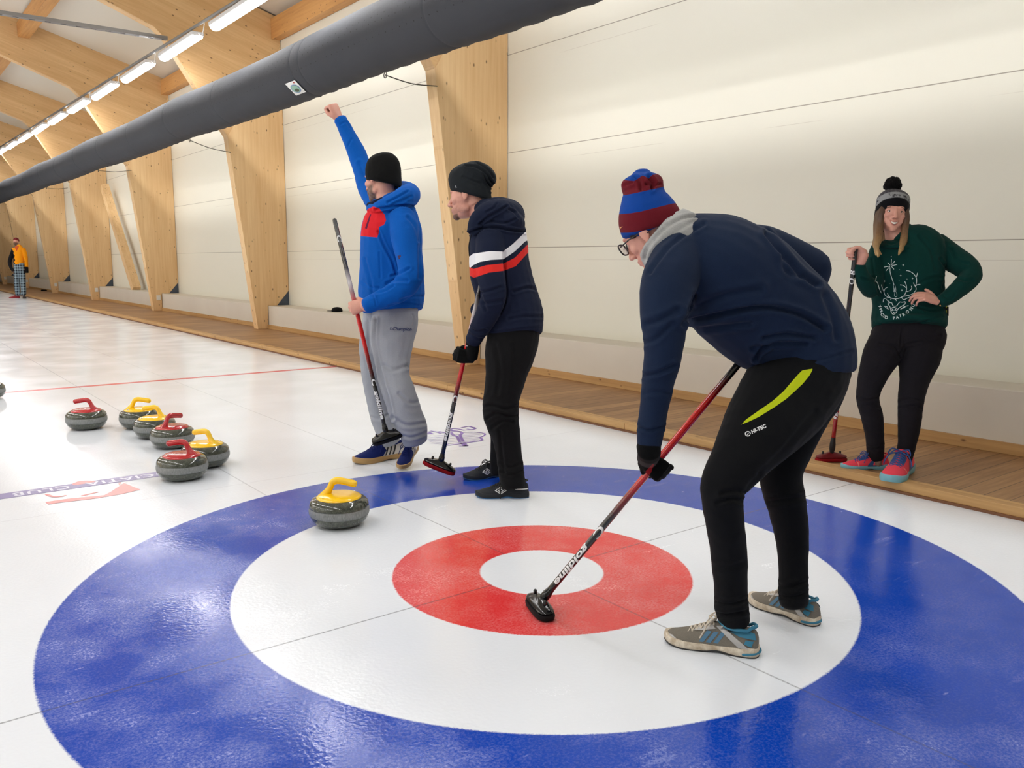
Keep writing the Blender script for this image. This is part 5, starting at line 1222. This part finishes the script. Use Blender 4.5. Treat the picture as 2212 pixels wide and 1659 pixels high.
    for k in range(4):
        f_ = k/3; lock([L1(.046+.014*f_, .036-.045*f_, .06), L1(.067+.008*f_, .056-.05*f_, -.02), L1(.068+.010*f_, .060-.05*f_, -.07), P(1898-4*f_, 515, 4.82+.05*f_), P(1894-3*f_, 532, 4.80+.05*f_), P(1897+7*f_*(1 if k % 2 else -1), 556-6*f_, 4.77+.04*f_)], .022, .016)
        lock([L1(-.046-.014*f_, .034-.05*f_, .06), L1(-.067-.010*f_, .050-.055*f_, -.02), L1(-.068-.014*f_, .052-.05*f_, -.07), P(1953+5*f_, 512, 4.82+.05*f_), P(1948+7*f_, 532, 4.79+.05*f_), P(1941+9*f_, 551-14*f_, 4.76+.04*f_)], .023, .016)
    lock([L1(-.05, -.06, -.03), P(1966, 500, 4.92), P(1982, 500, 4.96), P(1991, 497, 5.0)], .020, .02); lock([L1(.0, -.09, -.03), L1(.0, -.11, -.12), L1(.0, -.12, -.2)], .06, .02)
    me = fuse(b, .0042, 3); a = co_of(me); put_attr(me, 'ombre', np.clip((hd.c[2]-.02-a[:, 2])/.21, 0, 1)); finish(me, 'hair', HR.m, lady)
    # face
    b = MB(); [b.ball(hd.w(sx, .0725, .003), .0120, None, 14) for sx in (-.030, .030)]; mbput(b, 'eyes', plain('eye_white2', srgb(220, 214, 208), .15), lady)
    b = MB(); [hd.ball(b, (sx, .0828, .0030), (.0062, .0028, .0058)) for sx in (-.031, .029)]; mbput(b, 'irises', plain('iris', srgb(70, 66, 56), .15), lady)
    b = MB()
    for sx in (-.030, .030):
        b.tube([hd.w(sx+.015*math.cos(q), .0835-.006*abs(math.cos(q)), .002+.0062*math.sin(q)) for q in np.linspace(.15, math.pi-.15, 9)], .0014, 6)
        b.tube([hd.w(sx-.017, .0835, .023), hd.w(sx, .0885, .026), hd.w(sx+.017, .0825, .023)], .0022, 6)
    mbput(b, 'lashes_and_brows', plain('brow_brown', srgb(92, 64, 50), .7), lady)
    b = MB()
    for sx in (-.030, .030):
        b.tube([hd.w(sx+.017*math.cos(q), .0835-.007*abs(math.cos(q)), .0045+.0075*math.sin(q)) for q in np.linspace(.05, math.pi-.05, 9)], .0036, 8); b.tube([hd.w(sx+.016*math.cos(q), .0825-.006*abs(math.cos(q)), -.0015-.0065*math.sin(q)) for q in np.linspace(.1, math.pi-.1, 9)], .0030, 8)
    mbput(b, 'eyelids', SKINF, lady)
    b = MB(); arc = lambda w, y0, z0, dz, k_=11: [hd.w(w*t_, y0-.009*t_*t_, z0+dz*t_*t_) for t_ in np.linspace(-1, 1, k_)]
    up_ = arc(.024, .0950, -.0585, .009); lo_ = arc(.0235, .0925, -.0775, .025)
    b.tube(up_, .0022, 8); b.tube(lo_, .0028, 8); mbput(b, 'lips', plain('lip_rose', srgb(196, 126, 112), .4), lady)
    b = MB(); r1 = arc(.0225, .0950, -.0595, .009); r2 = arc(.0205, .0940, -.0715, .017); r3 = arc(.020, .0930, -.0770, .022)
    n1 = len(r1); b.add(r1+r2, [(i, i+1, n1+i+1, n1+i) for i in range(n1-1)], 0); b.add([p_-hd.A[1]*.002 for p_ in r2]+[p_-hd.A[1]*.003 for p_ in r3], [(i, i+1, n1+i+1, n1+i) for i in range(n1-1)], 1)
    o = b.build('teeth', [plain('tooth', srgb(240, 234, 222), .25), plain('mouth_dark', srgb(90, 34, 34), .5)], lady); o.data.transform(Matrix.Translation(-Vector(ORG)))
    # key pouch at the hip
    b = MB(); p0 = P(2044, 672, 4.80); e1, e2, e3 = Rv, Uv, Fv
    PB = cloth('strap_black', srgb(20, 20, 20)).m; PY = plain('strap_yellow', srgb(200, 200, 30), .6)
    for a0, a1, b0, b1, mi in ((-.014, .010, -.026, .026, 0), (-.006, -.001, -.027, .027, 1)):
        c0 = [p0+e1*x_+e2*(y_-.2*x_)+e3*z_ for x_, y_, z_ in ((a0, b0, -.007-mi*.002), (a1, b0, -.007-mi*.002), (a1, b1, -.007-mi*.002), (a0, b1, -.007-mi*.002), (a0, b0, .007), (a1, b0, .007), (a1, b1, .007), (a0, b1, .007))]
        b.add(c0, [(0, 1, 2, 3), (7, 6, 5, 4), (0, 4, 5, 1), (1, 5, 6, 2), (2, 6, 7, 3), (3, 7, 4, 0)], mi)
    o = b.build('belt_strap', [PB, PY], lady, smooth=False); o.data.transform(Matrix.Translation(-Vector(ORG)))
    b = MB(); limb(b, [(2022, 662, 4.80, 3), (2034, 664, 4.78, 3), (2042, 668, 4.79, 4)]); mbput(b, 'belt_strap', PB, lady)
    b = MB(); b.ball(P(2031, 660, 4.66), .004); mbput(b, 'bracelet_bead', plain('bead_gold', srgb(226, 170, 90), .3, Metallic=.6), lady)
    # shoes and socks
    PK = cloth('shoe_coral', srgb(240, 74, 92), .7, 500, .12).m; BS = plain('sole_aqua', srgb(120, 176, 190), .5); NB = plain('sole_blue_line', srgb(50, 84, 130), .5); LCB = plain('lace_blue', srgb(44, 74, 136), .7)
    sp = [('side_mark', NB, [(.115, .030), (.150, .030), (.128, .054), (.112, .062), (.106, .052)], 0), ('sole_line', NB, [(.006, .022), (.15, .022), (.15, .030), (.006, .032)], 0), ('eyestay', LCB, [(.135, .074), (.200, .056), (.208, .062), (.150, .088)], 0), ('overlay', plain('coral_light', srgb(250, 130, 130), .6), [(.205, .024), (.213, .024), (.215, .050), (.208, .052)], 0)]
    cl = dict(upper=PK, sole=BS, collar=PK)
    shoe(lady, G(1918, 1012, Z_DECK+.001), G(1817, 1013, Z_DECK+.001), cl, laces=LCB, side_poly=sp, wide=.95)
    shoe(lady, G(1960, 1013, Z_DECK+.001), G(1920, 1046, Z_DECK+.001), cl, laces=LCB, side_poly=sp, wide=.95)
    b = MB(); limb(b, [(1892, 985, 5.03, 13.5), (1893, 1003, 5.03, 13)]); limb(b, [(1951, 993, 4.93, 13), (1950, 1008, 4.93, 13)]); mbput(b, 'socks', cloth('sock_pattern', srgb(150, 120, 104), .9, 90, .5).m, lady)
    sm = broom_mat('shaft_red_low', [(0, RD_), (.04, srgb(150, 16, 26)), (.46, srgb(150, 14, 24)), (.62, srgb(60, 14, 20)), (.70, BLK), (1.35, BLK)])
    L = np.linalg.norm(top-foot)
    broom('dark curling broom with a red lower shaft and red pad held by the woman', foot, top, unit(np.array([*(Rv*.98+Fv*.10)[:2], 0])), sm, PADR, [('REACT', .036, .31, WPRINT, -1), ('8', .05, L-.14, WPRINT, -1), ('O', .045, L-.19, WPRINT, -1), ('PERFORMER', .026, L-.50, plain('print_red', srgb(170, 20, 40), .4), -1)], shells=plain('shell_red', srgb(110, 14, 22), .35), ferr=plain('ferrule_black', srgb(30, 30, 32), .5), ferr_len=1.0)

# ---------------------------------------------------------------- the man in orange far down the hall
def orange_man():
    global ORG
    g0 = G(42, 644); ORG = (g0[0], g0[1], 0.0); D = float((g0-CAM)@Fv)
    torso = [(41, 530, D, 4, .07), (41, 536, D, 9, .10), (41, 545, D, 11, .13), (41, 558, D, 10.5, .13), (41.5, 571, D, 10, .13)]
    armR = [(30, 538, D, 4), (25, 552, D, 4.2), (21, 566, D, 3.8), (24, 578, D-.05, 3.4), (29, 585, D-.1, 3)]
    armL = [(51, 538, D, 4), (55, 552, D, 4), (57, 566, D, 3.6), (57, 578, D, 3.4)]
    legR = [(38, 571, D, 8, .12), (36.5, 592, D, 6.2), (36.5, 612, D, 5.3), (38, 630, D, 5), (39, 637, D, 5.2)]
    legL = [(46, 571, D, 8, .12), (48, 592, D, 6.2), (50, 612, D, 5.3), (51, 630, D, 5), (50, 637, D, 5.2)]
    hd = Head(P(34.5, 522, D), cv(.06, .02, -1), cv(0, 1, 0), .98)
    b = MB(); hd.build(b); body_limbs(b, [torso, armL, armR, legR, legL]); b.tube([hd.w(0, -.02, -.04), P(37, 530, D), P(40, 538, D)], [.055, .058, .07], 14)
    hand(b, P(57, 577, D), cv(0, -1, 0), cv(-1, 0, 0), -1, (25, 30, 20), 3, 'open', 1); hand(b, P(28, 584, D-.08), cv(.3, -.9, 0), cv(.9, .3, .1), 1, (25, 30, 20), 3, 'open', 1)
    man = body_mesh(b, 'distant man in an orange and black shirt and checked trousers', head=hd, beard=lambda q: np.minimum((-.035-q[:, 2])*30, (q[:, 1]-.0)*30), voxel=.008)
    OR = cloth('orange_shirt', srgb(246, 156, 20), .85, 200, .08); add_masks(OR, [('black_sleeve', srgb(22, 20, 22)), ('red_neck', srgb(200, 84, 44))])
    garment('shirt', [torso, armL, armR], OR.m, man, voxel=.010, amp=.004, masks=[('black_sleeve', [(10, 530), (25, 534), (27, 540), (30, 544), (29, 548), (32, 552), (31, 558), (33, 562), (30, 566), (33, 570), (31, 575), (32, 590), (10, 590)], 'all'), ('red_neck', [(30, 531), (41, 532), (36, 543)], 'front')])
    CK = NT('check_cloth', .9); x, y, z = CK.sep(CK.coord()); ca = lambda s_: CK.rng(CK.math('ABSOLUTE', CK.math('SUBTRACT', CK.math('FRACT', CK.math('DIVIDE', s_, .085)), .5)), .18, .30)
    m1 = ca(CK.math('ADD', x, CK.math('MULTIPLY', y, -.5))); m2 = ca(z); CK.base(CK.mix(CK.math('MULTIPLY', CK.math('ADD', m1, m2), .5), srgb(18, 26, 40), srgb(140, 160, 172)))
    garment('checked_trousers', [legR, legL], CK.m, man, voxel=.010, amp=.006)
    b = MB(); hd.rings(b, [(-.014, .020, .078, .098, 14), (-.014, .04, .088, .106, 12), (-.016, .075, .084, .100, 6), (-.018, .11, .066, .078, 2), (-.018, .135, .03, .035, 0)], 20); me = fuse(b, .008, 2); finish(me, 'beanie', cloth('beanie_maroon', srgb(110, 36, 40)).m, man)
    b = MB(); limb(b, [(56.5, 578, D, 4.2), (56.5, 588, D, 4.6)]); mbput(b, 'glove', cloth('glove_far', srgb(20, 18, 18)).m, man)
    RS = plain('shoe_red', srgb(130, 16, 30), .6); DSH = plain('shoe_dark', srgb(50, 40, 40), .6)
    Rg = unit(np.array([Rv[0], Rv[1], 0])); Fg = unit(np.array([Fv[0], Fv[1], 0])); b0 = np.array(ORG)
    for ox, dx, mt in ((-.02, -.8, RS), (.11, .5, DSH)):
        h_ = b0+Rg*ox+Fg*.06; t_ = h_+unit(Rg*dx-Fg*.7)*.31; shoe(man, h_, t_, dict(upper=mt, sole=mt), name='shoe')

blue_man(); navy_man(); bent_man(); woman(); orange_man()

# ================================================================ small things
# black peaked cap on the upstand, gloves on the walkway, broom on a far column
CAPM = cloth('cap_black', srgb(18, 18, 20)).m
p0 = P(728, 667, 1); dd = p0-CAM; s_ = (X_LEDGE+.20-CAM[0])/dd[0]; c0 = CAM+dd*s_; c0[2] = .462
b = MB(); b.lathe([(.085, 0), (.088, .02), (.080, .045), (.055, .065), (.02, .072), (.002, .073)], 28, org=(0, 0, 0)); cap = b.build('cap', CAPM, None); cap.location = c0
b = MB(); rr = []
for x_, w_ in ((-.05, .07), (-.09, .075), (-.13, .065), (-.16, .04)): rr.append([(x_, w_*math.cos(q), .006+.004*math.sin(q)+.006*math.cos(q*0)) for q in np.linspace(0, 2*math.pi, 17)[:-1]])
b.loft(rr, True); b.build('peak', CAPM, cap); cap.rotation_euler.z = -.9; tag(cap, 'small black cap lying on the upstand between the first two columns', 'cap')
g1 = G(89, 629, Z_DECK)
for i, (ox, oy, lb) in enumerate(((0, 0, 'left black glove on the walkway by the far columns'), (.35, -.55, 'right black glove of the two on the walkway by the far columns'))):
    b = MB(); hand(b, (0, 0, 0), (1, .2*i, 0), (0, 0, -1), 1, (12, 15, 10), 8, 'open', 1.15, fr=.012); me = fuse(b, .008, 2); me.materials.append(CAPM); o = obj_of('glove', me)
    o.location = (g1[0]+ox, g1[1]+oy, Z_DECK+.032); o.scale = (1.5, 1.5, 1.5); tag(o, lb, 'glove', 'gloves on the walkway')
